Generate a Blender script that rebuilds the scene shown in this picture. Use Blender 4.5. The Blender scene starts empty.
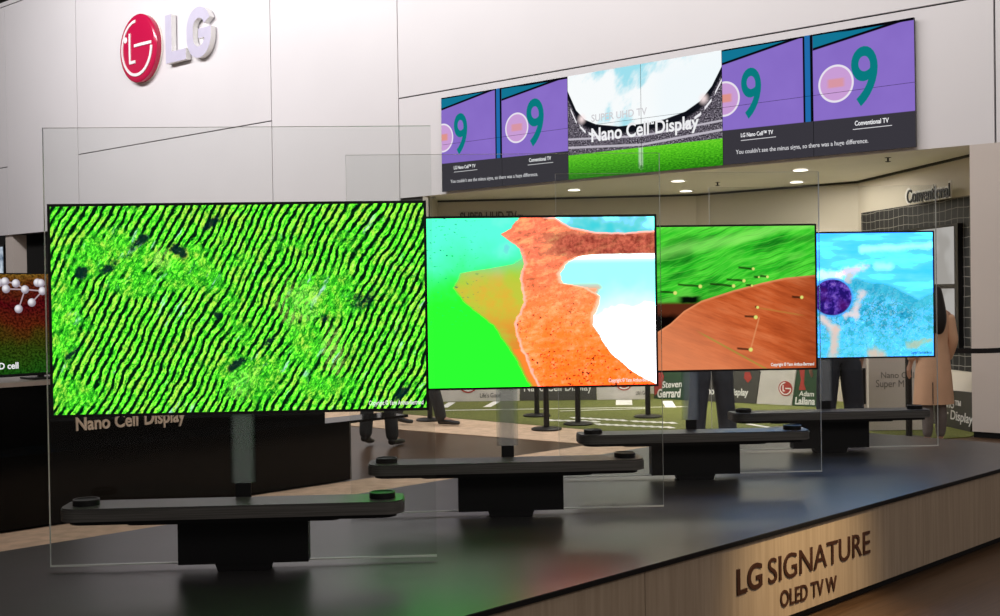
import bpy, bmesh, math, random
from math import sin, cos, pi, radians, sqrt, atan2
from mathutils import Vector, Matrix
random.seed(4)
C = bpy.context.scene.collection
sc = bpy.context.scene
V3 = Vector

# ------------------------------------------------------------------ camera
HC, F = 1.515, 1200.0
PITCH, ROLL = 14 / 1200.0, 0.0145
fwd = V3((0, cos(PITCH), -sin(PITCH)))
up0 = V3((0, sin(PITCH), cos(PITCH)))
rt0 = V3((1, 0, 0))
rt = rt0 * cos(ROLL) - up0 * sin(ROLL)
up = up0 * cos(ROLL) + rt0 * sin(ROLL)
CAM = V3((0, 0, HC))


def ray(px, py):
    return (fwd + rt * ((px - 500) / F) - up * ((py - 308) / F)).normalized()


def at_y(px, py, y):
    d = ray(px, py)
    return CAM + d * (y / d.y)


def at_z(px, py, z):
    d = ray(px, py)
    return CAM + d * ((z - HC) / d.z)


def on_plane(px, py, p0, n):
    d = ray(px, py)
    return CAM + d * ((V3(p0) - CAM).dot(n) / d.dot(n))


cd = bpy.data.cameras.new('camera')
cam = bpy.data.objects.new('camera', cd)
C.objects.link(cam)
m = Matrix((rt, up, -fwd)).transposed().to_4x4()
m.translation = CAM
cam.matrix_world = m
cd.sensor_fit = 'HORIZONTAL'
cd.sensor_width = 36
cd.lens = 36 * F / 1000
cd.clip_start = 0.05
cd.clip_end = 200
sc.camera = cam

# ------------------------------------------------------------------ shader helper


class X:
    """a number or a socket with arithmetic"""

    def __init__(s, sh, v):
        s.sh, s.v = sh, v

    def __add__(s, o): return s.sh.m('ADD', s, o)
    def __radd__(s, o): return s.sh.m('ADD', o, s)
    def __sub__(s, o): return s.sh.m('SUBTRACT', s, o)
    def __rsub__(s, o): return s.sh.m('SUBTRACT', o, s)
    def __mul__(s, o): return s.sh.m('MULTIPLY', s, o)
    def __rmul__(s, o): return s.sh.m('MULTIPLY', o, s)
    def __truediv__(s, o): return s.sh.m('DIVIDE', s, o)
    def __neg__(s): return s.sh.m('MULTIPLY', s, -1.0)


class Sh:
    def __init__(s, name):
        s.mat = bpy.data.materials.new(name)
        s.mat.use_nodes = True
        s.nt = s.mat.node_tree
        s.nt.nodes.clear()
        s.out = s.nt.nodes.new('ShaderNodeOutputMaterial')

    def node(s, t):
        return s.nt.nodes.new(t)

    def put(s, sock, v):
        if isinstance(v, X):
            v = v.v
        if isinstance(v, bpy.types.NodeSocket):
            s.nt.links.new(v, sock)
        elif v is not None:
            if isinstance(v, (tuple, list)) and len(v) == 3 and sock.type == 'RGBA':
                v = (*v, 1)
            sock.default_value = v

    def m(s, op, a, b=None, c=None, clamp=False):
        n = s.node('ShaderNodeMath')
        n.operation = op
        n.use_clamp = clamp
        for k, v in enumerate((a, b, c)):
            s.put(n.inputs[k], v)
        return X(s, n.outputs[0])

    def sin(s, a): return s.m('SINE', a)
    def abs(s, a): return s.m('ABSOLUTE', a)
    def mn(s, a, b): return s.m('MINIMUM', a, b)
    def mx(s, a, b): return s.m('MAXIMUM', a, b)
    def sqrt(s, a): return s.m('SQRT', a)

    def sm(s, x, a, b):
        """0 below a, 1 above b (b may lie below a)"""
        n = s.node('ShaderNodeMapRange')
        n.interpolation_type = 'SMOOTHSTEP'
        inv = b < a
        lo, hi = (b, a) if inv else (a, b)
        s.put(n.inputs['Value'], x)
        n.inputs['From Min'].default_value = lo
        n.inputs['From Max'].default_value = hi
        n.inputs['To Min'].default_value = 1 if inv else 0
        n.inputs['To Max'].default_value = 0 if inv else 1
        return X(s, n.outputs[0])

    def vec(s, x, y, z=0.0):
        n = s.node('ShaderNodeCombineXYZ')
        for k, v in enumerate((x, y, z)):
            s.put(n.inputs[k], v)
        return X(s, n.outputs[0])

    def uv(s):
        n = s.node('ShaderNodeTexCoord')
        p = s.node('ShaderNodeSeparateXYZ')
        s.nt.links.new(n.outputs['UV'], p.inputs[0])
        return X(s, p.outputs[0]), X(s, p.outputs[1])

    def obj(s):
        n = s.node('ShaderNodeTexCoord')
        p = s.node('ShaderNodeSeparateXYZ')
        s.nt.links.new(n.outputs['Object'], p.inputs[0])
        return tuple(X(s, p.outputs[k]) for k in range(3))

    def noise(s, vec, scale=5, detail=2, rough=.5, dist=0):
        n = s.node('ShaderNodeTexNoise')
        s.put(n.inputs['Vector'], vec)
        n.inputs['Scale'].default_value = scale
        n.inputs['Detail'].default_value = detail
        n.inputs['Roughness'].default_value = rough
        n.inputs['Distortion'].default_value = dist
        return X(s, n.outputs[0])

    def voro(s, vec, scale=5, feature='F1'):
        n = s.node('ShaderNodeTexVoronoi')
        n.feature = feature
        s.put(n.inputs['Vector'], vec)
        n.inputs['Scale'].default_value = scale
        return X(s, n.outputs['Distance'])

    def ramp(s, f, stops):
        n = s.node('ShaderNodeValToRGB')
        e = n.color_ramp.elements
        while len(e) < len(stops):
            e.new(.5)
        for k, (p, c) in enumerate(stops):
            e[k].position = p
            e[k].color = (*c, 1)
        s.put(n.inputs[0], f)
        return X(s, n.outputs[0])

    def mix(s, f, a, b, mode='MIX'):
        n = s.node('ShaderNodeMix')
        n.data_type = 'RGBA'
        n.blend_type = mode
        s.put(n.inputs[0], f)
        s.put(n.inputs[6], a)
        s.put(n.inputs[7], b)
        return X(s, n.outputs[2])

    def curve(s, x, pts):
        n = s.node('ShaderNodeFloatCurve')
        cv = n.mapping.curves[0]
        pts = sorted(pts)
        while len(cv.points) < len(pts):
            cv.points.new(.5, .5)
        for p, q in zip(cv.points, pts):
            p.location = q
            p.handle_type = 'VECTOR'
        n.mapping.update()
        s.put(n.inputs['Value'], x)
        return X(s, n.outputs[0])

    def band(s, x, a, b, e=.004):
        return s.sm(x, a - e, a + e) * s.sm(x, b + e, b - e)

    def lum(s, col, k=1.0, gain=14.0, knee=.84):
        """a screen brighter than the exposure's white: channels near full drive go well beyond it"""
        p = s.node('ShaderNodeSeparateColor'); q = s.node('ShaderNodeCombineColor')
        s.put(p.inputs[0], col)
        for i in range(3):
            x = X(s, p.outputs[i]) * k
            s.put(q.inputs[i], x + s.mx(0.0, x - knee) * gain)
        return s.emit(X(s, q.outputs[0]))

    def emit(s, col, k=1.0):
        n = s.node('ShaderNodeEmission')
        s.put(n.inputs[0], col)
        n.inputs[1].default_value = k
        s.nt.links.new(n.outputs[0], s.out.inputs[0])
        return s.mat

    def pbr(s, col, rough=.5, metal=0, spec=.5, bump=None, bstr=.2, bdist=.01, **kw):
        n = s.node('ShaderNodeBsdfPrincipled')
        s.put(n.inputs['Base Color'], col)
        s.put(n.inputs['Roughness'], rough)
        n.inputs['Metallic'].default_value = metal
        n.inputs['Specular IOR Level'].default_value = spec
        if bump is not None:
            b = s.node('ShaderNodeBump')
            s.put(b.inputs['Height'], bump)
            b.inputs['Strength'].default_value = bstr
            b.inputs['Distance'].default_value = bdist
            s.nt.links.new(b.outputs[0], n.inputs['Normal'])
        for k, v in kw.items():
            s.put(n.inputs[k.replace('_', ' ')], v)
        s.nt.links.new(n.outputs[0], s.out.inputs[0])
        return s.mat


def srgb(r, g, b):
    f = lambda c: c / 255 / 12.92 if c / 255 <= .04045 else ((c / 255 + .055) / 1.055) ** 2.4
    return (f(r), f(g), f(b))


def plain(name, col, rough=.5, metal=0, spec=.5, var=.06, scale=6):
    s = Sh(name)
    x, y, z = s.obj()
    n = s.noise(s.vec(x, y, z), scale, 3)
    c = s.mix(s.sm(n, .3, .7), tuple(k * (1 - var) for k in col), tuple(min(1, k * (1 + var)) for k in col))
    return s.pbr(c, rough, metal, spec)


def glow(name, col, k=1.0):
    return Sh(name).emit(col, k)


# ------------------------------------------------------------------ mesh helpers
def new_obj(name, me, parent=None):
    o = bpy.data.objects.new(name, me)
    C.objects.link(o)
    if parent is not None:
        o.parent = parent
    return o


def world_of(o):
    mm = Matrix.LocRotScale(o.location, o.rotation_euler, o.scale)
    return world_of(o.parent) @ mm if o.parent else mm


def part(name, bm, mat, parent=None, smooth=False, local=False):
    """bm is in world coordinates unless local; stored in the parent's frame"""
    if parent is not None and not local:
        bm.transform(world_of(parent).inverted())
    bmesh.ops.recalc_face_normals(bm, faces=bm.faces)
    me = bpy.data.meshes.new(name)
    bm.to_mesh(me)
    bm.free()
    for q in (mat if isinstance(mat, (list, tuple)) else [mat]):
        me.materials.append(q)
    if smooth:
        for p in me.polygons:
            p.use_smooth = True
        try:
            me.set_sharp_from_angle(angle=radians(40))
        except Exception:
            pass
    return new_obj(name, me, parent)


def tag(o, label=None, cat=None, group=None, kind=None):
    if label: o['label'] = label
    if cat: o['category'] = cat
    if group: o['group'] = group
    if kind: o['kind'] = kind
    return o


def thing(name, label, cat, loc=(0, 0, 0), rz=0, group=None):
    o = new_obj(name, None)
    o.location = loc
    o.rotation_euler = (0, 0, rz)
    return tag(o, label, cat, group)


def struct(name, bm, mat, label=None):
    o = part(name, bm, mat)
    o['kind'] = 'structure'
    if label: o['label'] = label
    return o


def copy_tree(o, parent=None):
    c = o.copy()
    C.objects.link(c)
    c.parent = parent
    for ch in list(o.children):
        copy_tree(ch, c)
    return c


class Fr:
    """a frame: origin, right, up, out"""

    def __init__(s, o, u, v, n):
        s.o, s.u, s.v, s.n = V3(o), V3(u).normalized(), V3(v).normalized(), V3(n).normalized()

    def p(s, a, b, c=0.0):
        return s.o + s.u * a + s.v * b + s.n * c

    def hit(s, px, py, c=0.0):
        q = on_plane(px, py, s.o + s.n * c, s.n)
        d = q - s.o
        return d.dot(s.u), d.dot(s.v)

    def rot(s):
        return Matrix((s.u, s.v, s.n)).transposed().to_4x4()


WORLD = Fr((0, 0, 0), (1, 0, 0), (0, 1, 0), (0, 0, 1))


def prism(bm, pts, c0, c1, fr=WORLD, mi=None):
    """extrude a 2-D outline between two offsets along the frame's normal"""
    a = [bm.verts.new(fr.p(x, y, c0)) for x, y in pts]
    b = [bm.verts.new(fr.p(x, y, c1)) for x, y in pts]
    n = len(pts)
    fs = [bm.faces.new(list(reversed(a))), bm.faces.new(b)]
    for i in range(n):
        j = (i + 1) % n
        fs.append(bm.faces.new((a[i], a[j], b[j], b[i])))
    if mi is not None:
        for f in fs: f.material_index = mi
    return fs


def box(bm, x0, x1, y0, y1, z0, z1, fr=WORLD):
    return prism(bm, [(x0, y0), (x1, y0), (x1, y1), (x0, y1)], z0, z1, fr)


def bevel(bm, w, seg=2, ang=30):
    es = [e for e in bm.edges if len(e.link_faces) == 2 and e.calc_face_angle(0) > radians(ang)]
    bmesh.ops.bevel(bm, geom=es, offset=w, segments=seg, profile=.5, affect='EDGES', clamp_overlap=True)


def lathe(bm, prof, fr=WORLD, seg=32):
    """profile (radius, height along normal) turned about the frame's normal"""
    rings = []
    for r, h in prof:
        if r < 1e-6:
            rings.append([bm.verts.new(fr.p(0, 0, h))])
        else:
            rings.append([bm.verts.new(fr.p(r * cos(2 * pi * k / seg), r * sin(2 * pi * k / seg), h)) for k in range(seg)])
    for A, B in zip(rings, rings[1:]):
        for k in range(seg):
            j = (k + 1) % seg
            if len(A) == 1 and len(B) > 1:
                bm.faces.new((A[0], B[j], B[k]))
            elif len(B) == 1 and len(A) > 1:
                bm.faces.new((A[k], A[j], B[0]))
            elif len(A) > 1:
                bm.faces.new((A[k], A[j], B[j], B[k]))
    for R in (rings[0], rings[-1]):
        if len(R) > 2:
            bm.faces.new(R)


def rrect(x0, x1, y0, y1, r, seg=6):
    pts = []
    for cx, cy, a0 in ((x1 - r, y0 + r, -pi / 2), (x1 - r, y1 - r, 0), (x0 + r, y1 - r, pi / 2), (x0 + r, y0 + r, pi)):
        for k in range(seg + 1):
            a = a0 + pi / 2 * k / seg
            pts.append((cx + r * cos(a), cy + r * sin(a)))
    return pts


def ribbon(path, w):
    """2-D outline of a stroke of width w along path"""
    L, R = [], []
    n = len(path)
    for i, (x, y) in enumerate(path):
        ax, ay = path[max(i - 1, 0)]
        bx, by = path[min(i + 1, n - 1)]
        d1 = V3((x - ax, y - ay)) if i > 0 else V3((bx - x, by - y))
        d2 = V3((bx - x, by - y)) if i < n - 1 else d1
        d1, d2 = d1.normalized(), d2.normalized()
        n1 = V3((-d1.y, d1.x)); n2 = V3((-d2.y, d2.x))
        mm = (n1 + n2)
        mm = mm.normalized()
        k = w / 2 / max(.5, mm.dot(n1))
        L.append((x + mm.x * k, y + mm.y * k))
        R.append((x - mm.x * k, y - mm.y * k))
    return L + R[::-1]


def ring(bm, r0, r1, c0, c1, fr, a0=0, a1=2 * pi, seg=48):
    pts = [(r1 * cos(a0 + (a1 - a0) * k / seg), r1 * sin(a0 + (a1 - a0) * k / seg)) for k in range(seg + 1)]
    pts += [(r0 * cos(a0 + (a1 - a0) * k / seg), r0 * sin(a0 + (a1 - a0) * k / seg)) for k in range(seg, -1, -1)]
    prism(bm, pts, c0, c1, fr)


_cap = {}


def text_bm(s, bold=0.0, depth=0.1, shear=0.0, spacing=1.0):
    """text as a mesh: x from 0 to width, y in cap heights, z from 0 to 1"""
    def mk(t):
        cu = bpy.data.curves.new('txt', 'FONT')
        cu.body = t
        cu.offset = bold
        cu.extrude = .5
        cu.shear = shear
        cu.space_character = spacing
        cu.resolution_u = 6
        o = bpy.data.objects.new('txt', cu)
        C.objects.link(o)
        dg = bpy.context.evaluated_depsgraph_get()
        dg.update()
        me = bpy.data.meshes.new_from_object(o.evaluated_get(dg))
        bpy.data.objects.remove(o)
        bpy.data.curves.remove(cu)
        return me
    if bold not in _cap:
        h = mk('H')
        ys = [v.co.y for v in h.vertices]
        _cap[bold] = (min(ys), max(ys))
        bpy.data.meshes.remove(h)
    me = mk(s)
    bm = bmesh.new()
    bm.from_mesh(me)
    bpy.data.meshes.remove(me)
    lo, hi = _cap[bold]
    xs = [v.co.x for v in bm.verts]
    x0, x1 = min(xs), max(xs)
    for v in bm.verts:
        v.co = V3(((v.co.x - x0) / (x1 - x0), (v.co.y - lo) / (hi - lo), v.co.z + .5))
    return bm


def text_fit(s, fr, bl, br, tl, c0=.0, depth=.003, bold=.0, shear=0.0, px=True, spacing=1.0):
    """letters on the frame's plane; baseline from pixel bl to br, cap height up to tl"""
    if px:
        bl, br, tl = fr.hit(*bl, c0), fr.hit(*br, c0), fr.hit(*tl, c0)
    bm = text_bm(s, bold, shear=shear, spacing=spacing)
    ux, uy = br[0] - bl[0], br[1] - bl[1]
    hgt = tl[1] - bl[1]
    for v in bm.verts:
        x, y, z = v.co
        v.co = fr.p(bl[0] + ux * x, bl[1] + uy * x + hgt * y, c0 + depth * z)
    return bm


def uv_quads(bm, fn):
    """uv layer from a function of the vertex position"""
    L = bm.loops.layers.uv.verify()
    for f in bm.faces:
        for lp in f.loops:
            lp[L].uv = fn(lp.vert.co)


# ------------------------------------------------------------------ materials
M = {}
M['white_wall'] = plain('white_panel_paint', (.74, .715, .725), .45, var=.015, scale=.6)
M['seam'] = plain('dark_seam', (.03, .028, .028), .8)
M['beige_wall'] = plain('beige_booth_paint', (.60, .545, .46), .6, var=.03, scale=1)
M['soffit'] = plain('soffit_paint', (.85, .82, .77), .6, var=.03, scale=1)
M['column'] = plain('column_paint', (.62, .55, .5), .5, var=.02, scale=1)
M['black_plastic'] = plain('black_plastic', (.004, .004, .005), .5, spec=.3)
M['black_metal'] = plain('black_metal', (.02, .019, .018), .4, .3)
M['bezel'] = plain('black_bezel', (.005, .005, .006), .3)
M['dark_top'] = plain('dark_brushed_top', (.075, .072, .07), .4, .3)
M['gloss_black'] = plain('gloss_black_lacquer', (.004, .004, .004), .12, spec=.16)
M['counter_top'] = plain('counter_top_laminate', (.42, .36, .32), .35)
M['gold_letter'] = plain('warm_letter', (.95, .74, .56), .5)
M['copper_letter'] = plain('dark_copper_letter', (.04, .013, .006), .45)
M['ceiling'] = plain('hall_ceiling_black', (.02, .015, .012), .9)
M['carpet'] = plain('beige_carpet', (.68, .48, .33), .95, var=.12, scale=9)
M['skin'] = plain('skin', (.55, .32, .23), .5)
M['hair'] = plain('dark_hair', (.012, .008, .007), .4)
M['lamp'] = glow('lamp_lens', (1, .93, .8), 6)
M['white_print'] = plain('white_print', (.8, .78, .76), .5)
M['grey_board'] = plain('charcoal_board', (.07, .065, .06), .5)
M['pale_board'] = plain('white_board', (.62, .57, .54), .5)
M['green_board'] = plain('dark_green_board', (.03, .07, .035), .5)
M['red_print'] = plain('red_print', (.42, .05, .04), .5)
M['glow_white'] = glow('screen_white', (.9, .9, .92), .95)
M['glow_soft'] = glow('screen_grey_text', (.75, .74, .77), .85)
M['glow_teal'] = glow('screen_teal', srgb(8, 122, 126), 1)
M['glow_caption'] = glow('screen_caption', (.85, .88, .85), .9)
M['dark_caption'] = glow('screen_dark_caption', srgb(30, 90, 110), 1)

# brushed grille
s = Sh('soundbar_grille'); x, y, z = s.obj()
g = s.noise(s.vec(x * 2, y, z * 160), 1.5, 3)
M['grille'] = s.pbr(s.mix(s.sm(g, .3, .7), (.07, .066, .062), (.12, .113, .107)), .5, .3)

# stage deck: dark laminate that mirrors softly
s = Sh('platform_deck'); x, y, z = s.obj()
g = s.noise(s.vec(x, y, z), 3, 4)
M['deck'] = s.pbr(s.mix(g, (.02, .0195, .021), (.028, .027, .029)), s.sm(g, 0, 1) * .04 + .33, 0, .6)

# stage face: brushed beige laminate
s = Sh('platform_face'); x, y, z = s.obj()
g = s.noise(s.vec(x * 40, y * 40, z * 1.5), 1.2, 4)
M['face'] = s.pbr(s.mix(s.sm(g, .25, .75), (.33, .25, .18), (.42, .325, .24)), .45)

# wood floor
s = Sh('wood_floor'); x, y, z = s.obj()
a = (x + y) * .7071; b = (y - x) * .7071
row = s.m('FLOOR', b * 6.0)
g = s.noise(s.vec(a * 1.2 + row * 7.3, b * 30, 0), 2, 5, .6)
h = s.noise(s.vec(row * 3.7, s.m('FLOOR', a * .8 + row * .37) * 5.1, 0), 1, 0)
c = s.mix(s.sm(g, .25, .75), (.05, .025, .012), (.125, .068, .036))
c = s.mix(s.sm(h, .3, .7) * .5, c, (.09, .052, .03))
M['floor'] = s.pbr(c, .3, 0, .45)

# turf
s = Sh('artificial_turf'); x, y, z = s.obj()
g = s.noise(s.vec(x, y, z), 60, 3)
st = s.noise(s.vec(x, y, z), .8, 2)
c = s.mix(s.sm(g, .3, .7), (.07, .085, .012), (.19, .2, .04))
c = s.mix(s.sm(st, .35, .65) * .5, c, (.1, .11, .015))
M['turf'] = s.pbr(c, .95, bump=g, bstr=.6)

# net on black
s = Sh('net_on_black'); x, y, z = s.uv()[0], s.uv()[1], 0
u, v = x, y
w = s.noise(s.vec(u, v, 0), 6, 2) - .5
gx = s.abs(s.m('FRACT', u * 19 + w * .5) - .5)
gy = s.abs(s.m('FRACT', v * 24 + w * .6) - .5)
line = s.mx(s.sm(gx, .45, .49), s.sm(gy, .445, .485))
M['net'] = s.pbr(s.mix(line * .8, (.004, .004, .004), (.3, .28, .25)), .7)


def cloth(name, col, dark=.75, scale=14):
    s = Sh(name); x, y, z = s.obj()
    g = s.noise(s.vec(x, y, z * .5), scale, 3)
    return s.pbr(s.mix(s.sm(g, .3, .7), tuple(k * dark for k in col), col), .85, bump=g, bstr=.3)


M['navy'] = cloth('navy_trousers', (.02, .025, .04))
M['jeans'] = cloth('dark_jeans', (.035, .045, .07))
M['charcoal'] = cloth('charcoal_trousers', (.03, .03, .032))
M['peach'] = cloth('peach_coat', (.72, .43, .27), .85, 5)
M['tights'] = cloth('grey_tights', (.2, .17, .16))
M['grey_coat'] = cloth('grey_jacket', (.12, .12, .13))
M['black_coat'] = cloth('black_jacket', (.02, .02, .022))
M['shoe'] = plain('black_shoe', (.012, .011, .01), .4)

# glass
s = Sh('clear_glass')
lw = s.node('ShaderNodeFresnel'); lw.inputs[0].default_value = 1.45
tr = s.node('ShaderNodeBsdfTransparent'); tr.inputs[0].default_value = (.955, .965, .96, 1)
gl = s.node('ShaderNodeBsdfGlossy'); gl.inputs['Roughness'].default_value = 0.0
mx = s.node('ShaderNodeMixShader')
s.put(mx.inputs[0], X(s, lw.outputs[0]) * .75)
s.nt.links.new(tr.outputs[0], mx.inputs[1]); s.nt.links.new(gl.outputs[0], mx.inputs[2])
s.nt.links.new(mx.outputs[0], s.out.inputs[0])
M['glass'] = s.mat
M['glass_edge'] = plain('polished_glass_edge', (.7, .72, .7), .25)
# frosted strip
s = Sh('frosted_film')
x, y, z = s.obj()
tr = s.node('ShaderNodeBsdfTransparent'); tr.inputs[0].default_value = (.85, .88, .9, 1)
df = s.node('ShaderNodeBsdfPrincipled'); df.inputs['Base Color'].default_value = (.5, .52, .55, 1); df.inputs['Roughness'].default_value = .3
tl = s.node('ShaderNodeBsdfTranslucent'); tl.inputs[0].default_value = (.6, .63, .66, 1)
m1 = s.node('ShaderNodeMixShader'); m1.inputs[0].default_value = .5
m2 = s.node('ShaderNodeMixShader')
s.put(m2.inputs[0], s.sm(s.abs(x), .054, .02) * .32)
s.nt.links.new(df.outputs[0], m1.inputs[1]); s.nt.links.new(tl.outputs[0], m1.inputs[2])
s.nt.links.new(tr.outputs[0], m2.inputs[1]); s.nt.links.new(m1.outputs[0], m2.inputs[2])
s.nt.links.new(m2.outputs[0], s.out.inputs[0])
M['frost'] = s.mat


# ---- what the four big screens show
def screen_terraces():
    s = Sh('screen_terraced_fields'); u, v = s.uv()
    x, y = u * 1.78, v
    p = s.vec(x, y)
    w1 = s.noise(p, 1.7, 2, .5) - .5
    w2 = s.noise(s.vec(x + 3.1, y + 1.7), 6.5, 2) - .5
    w3 = s.noise(s.vec(x + 9.1, y + 4.7), 26, 2) - .5
    q = x * .88 - y * .475 + w1 * .12 + w2 * .034 + w3 * .012
    al = x * .475 + y * .88
    f1 = s.noise(s.vec(q * 70, al * 22), 1, 4, .65)
    f2 = s.noise(p, 60, 4, .7)
    f3 = s.noise(p, 11, 4, .6)
    t = s.sm(s.sin(q * (6.2832 * 29) + (f1 - .5) * 3.2) * .5 + .5 + (f2 - .5) * .6, .03, .66)
    def blob(cx, cy, rx, ry):
        dx = (x - cx) / rx; dy = (y - cy) / ry
        return s.sm(s.sqrt(dx * dx + dy * dy) + (f3 - .5) * 2.0 + (f2 - .5) * .5, 1.1, .55)
    pa = blob(.30, .76, .26, .14)
    for b in ((1.30, .56, .2, .16), (.66, .66, .2, .1), (.93, .17, .22, .12), (.05, .45, .1, .25), (.64, .72, .16, .1), (1.2, .33, .1, .14), (.4, .62, .18, .07), (1.28, .12, .16, .07), (.1, .1, .14, .08)):
        pa = s.mx(pa, blob(*b))
    pn = s.noise(s.vec(x + 7, y), 4.5, 4, .6)
    pa = s.mx(pa * .92, s.sm(pn, .55, .68) * .75)
    bush = s.noise(s.vec(q * 44 + w3 * 3, al * 13 + w2 * 9), 1, 5, .72)
    tt = t * (1 - pa) + (s.sm(bush, .26, .64) * .6 + .45) * pa
    gr = s.noise(s.vec(q * 120, al * 46), 1, 4, .75)
    tt = tt * (.36 + s.sm(gr * .6 + f1 * .4, .32, .66) * .62) + (f2 - .5) * .3 + (f3 - .5) * .22
    col = s.ramp(tt, [(0, (.001, .01, .004)), (.2, (.002, .035, .006)), (.36, (.01, .2, .01)), (.52, (.03, .5, .016)), (.7, (.11, .83, .03)), (.86, (.36, .93, .065)), (1, (.72, .97, .3))])
    yl = s.sm(s.noise(s.vec(x * 1.3 + 4, y), 10, 5, .7), .44, .64) * s.sm(tt, .45, .8)
    col = s.mix(yl * .7, col, (.66, .80, .10))
    lt = s.mx(s.mx(blob(1.17, .52, .12, .12), blob(1.33, .29, .06, .15)), s.mx(blob(.52, .74, .05, .07), blob(.9, .14, .1, .08)))
    col = s.mix(lt * s.sm(bush + f2 * .5, .62, .95) * .5, col, (.55, .92, .2))
    bw = s.sm(s.noise(s.vec(q * 24, al * 5 + 9), 1, 4, .65), .6, .7) * s.sm(tt, .25, .6) * s.sm(s.noise(p, 3.1, 2), .42, .54)
    col = s.mix(bw * .9, col, (.5, .82, .72))
    def hole(cx, cy, rx, ry, tl=0.8):
        ex = x - cx; ey = y - cy
        dx = (ex * .8 + ey * .6) / rx; dy = (ey * .8 - ex * .6) / ry
        return s.sm(s.sqrt(dx * dx + dy * dy) + (f3 - .5) * 3.0 + (f2 - .5) * 1.2, 1.0, .35)
    ho = hole(.27, .70, .10, .03)
    for b in ((.42, .83, .07, .03), (.60, .78, .04, .06), (1.50, .56, .09, .05), (.76, .91, .06, .025), (1.30, .44, .05, .035), (.78, .47, .03, .03), (1.03, .34, .07, .025), (.86, .22, .06, .02), (1.66, .07, .08, .03), (.14, .68, .04, .03), (.1, .3, .07, .02)):
        ho = s.mx(ho, hole(*b))
    col = s.mix(ho * .97, col, s.mix(s.sm(f2, .58, .78) * .5, (.002, .012, .016), (.22, .42, .55)))
    return s.lum(col, 1.02)


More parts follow.
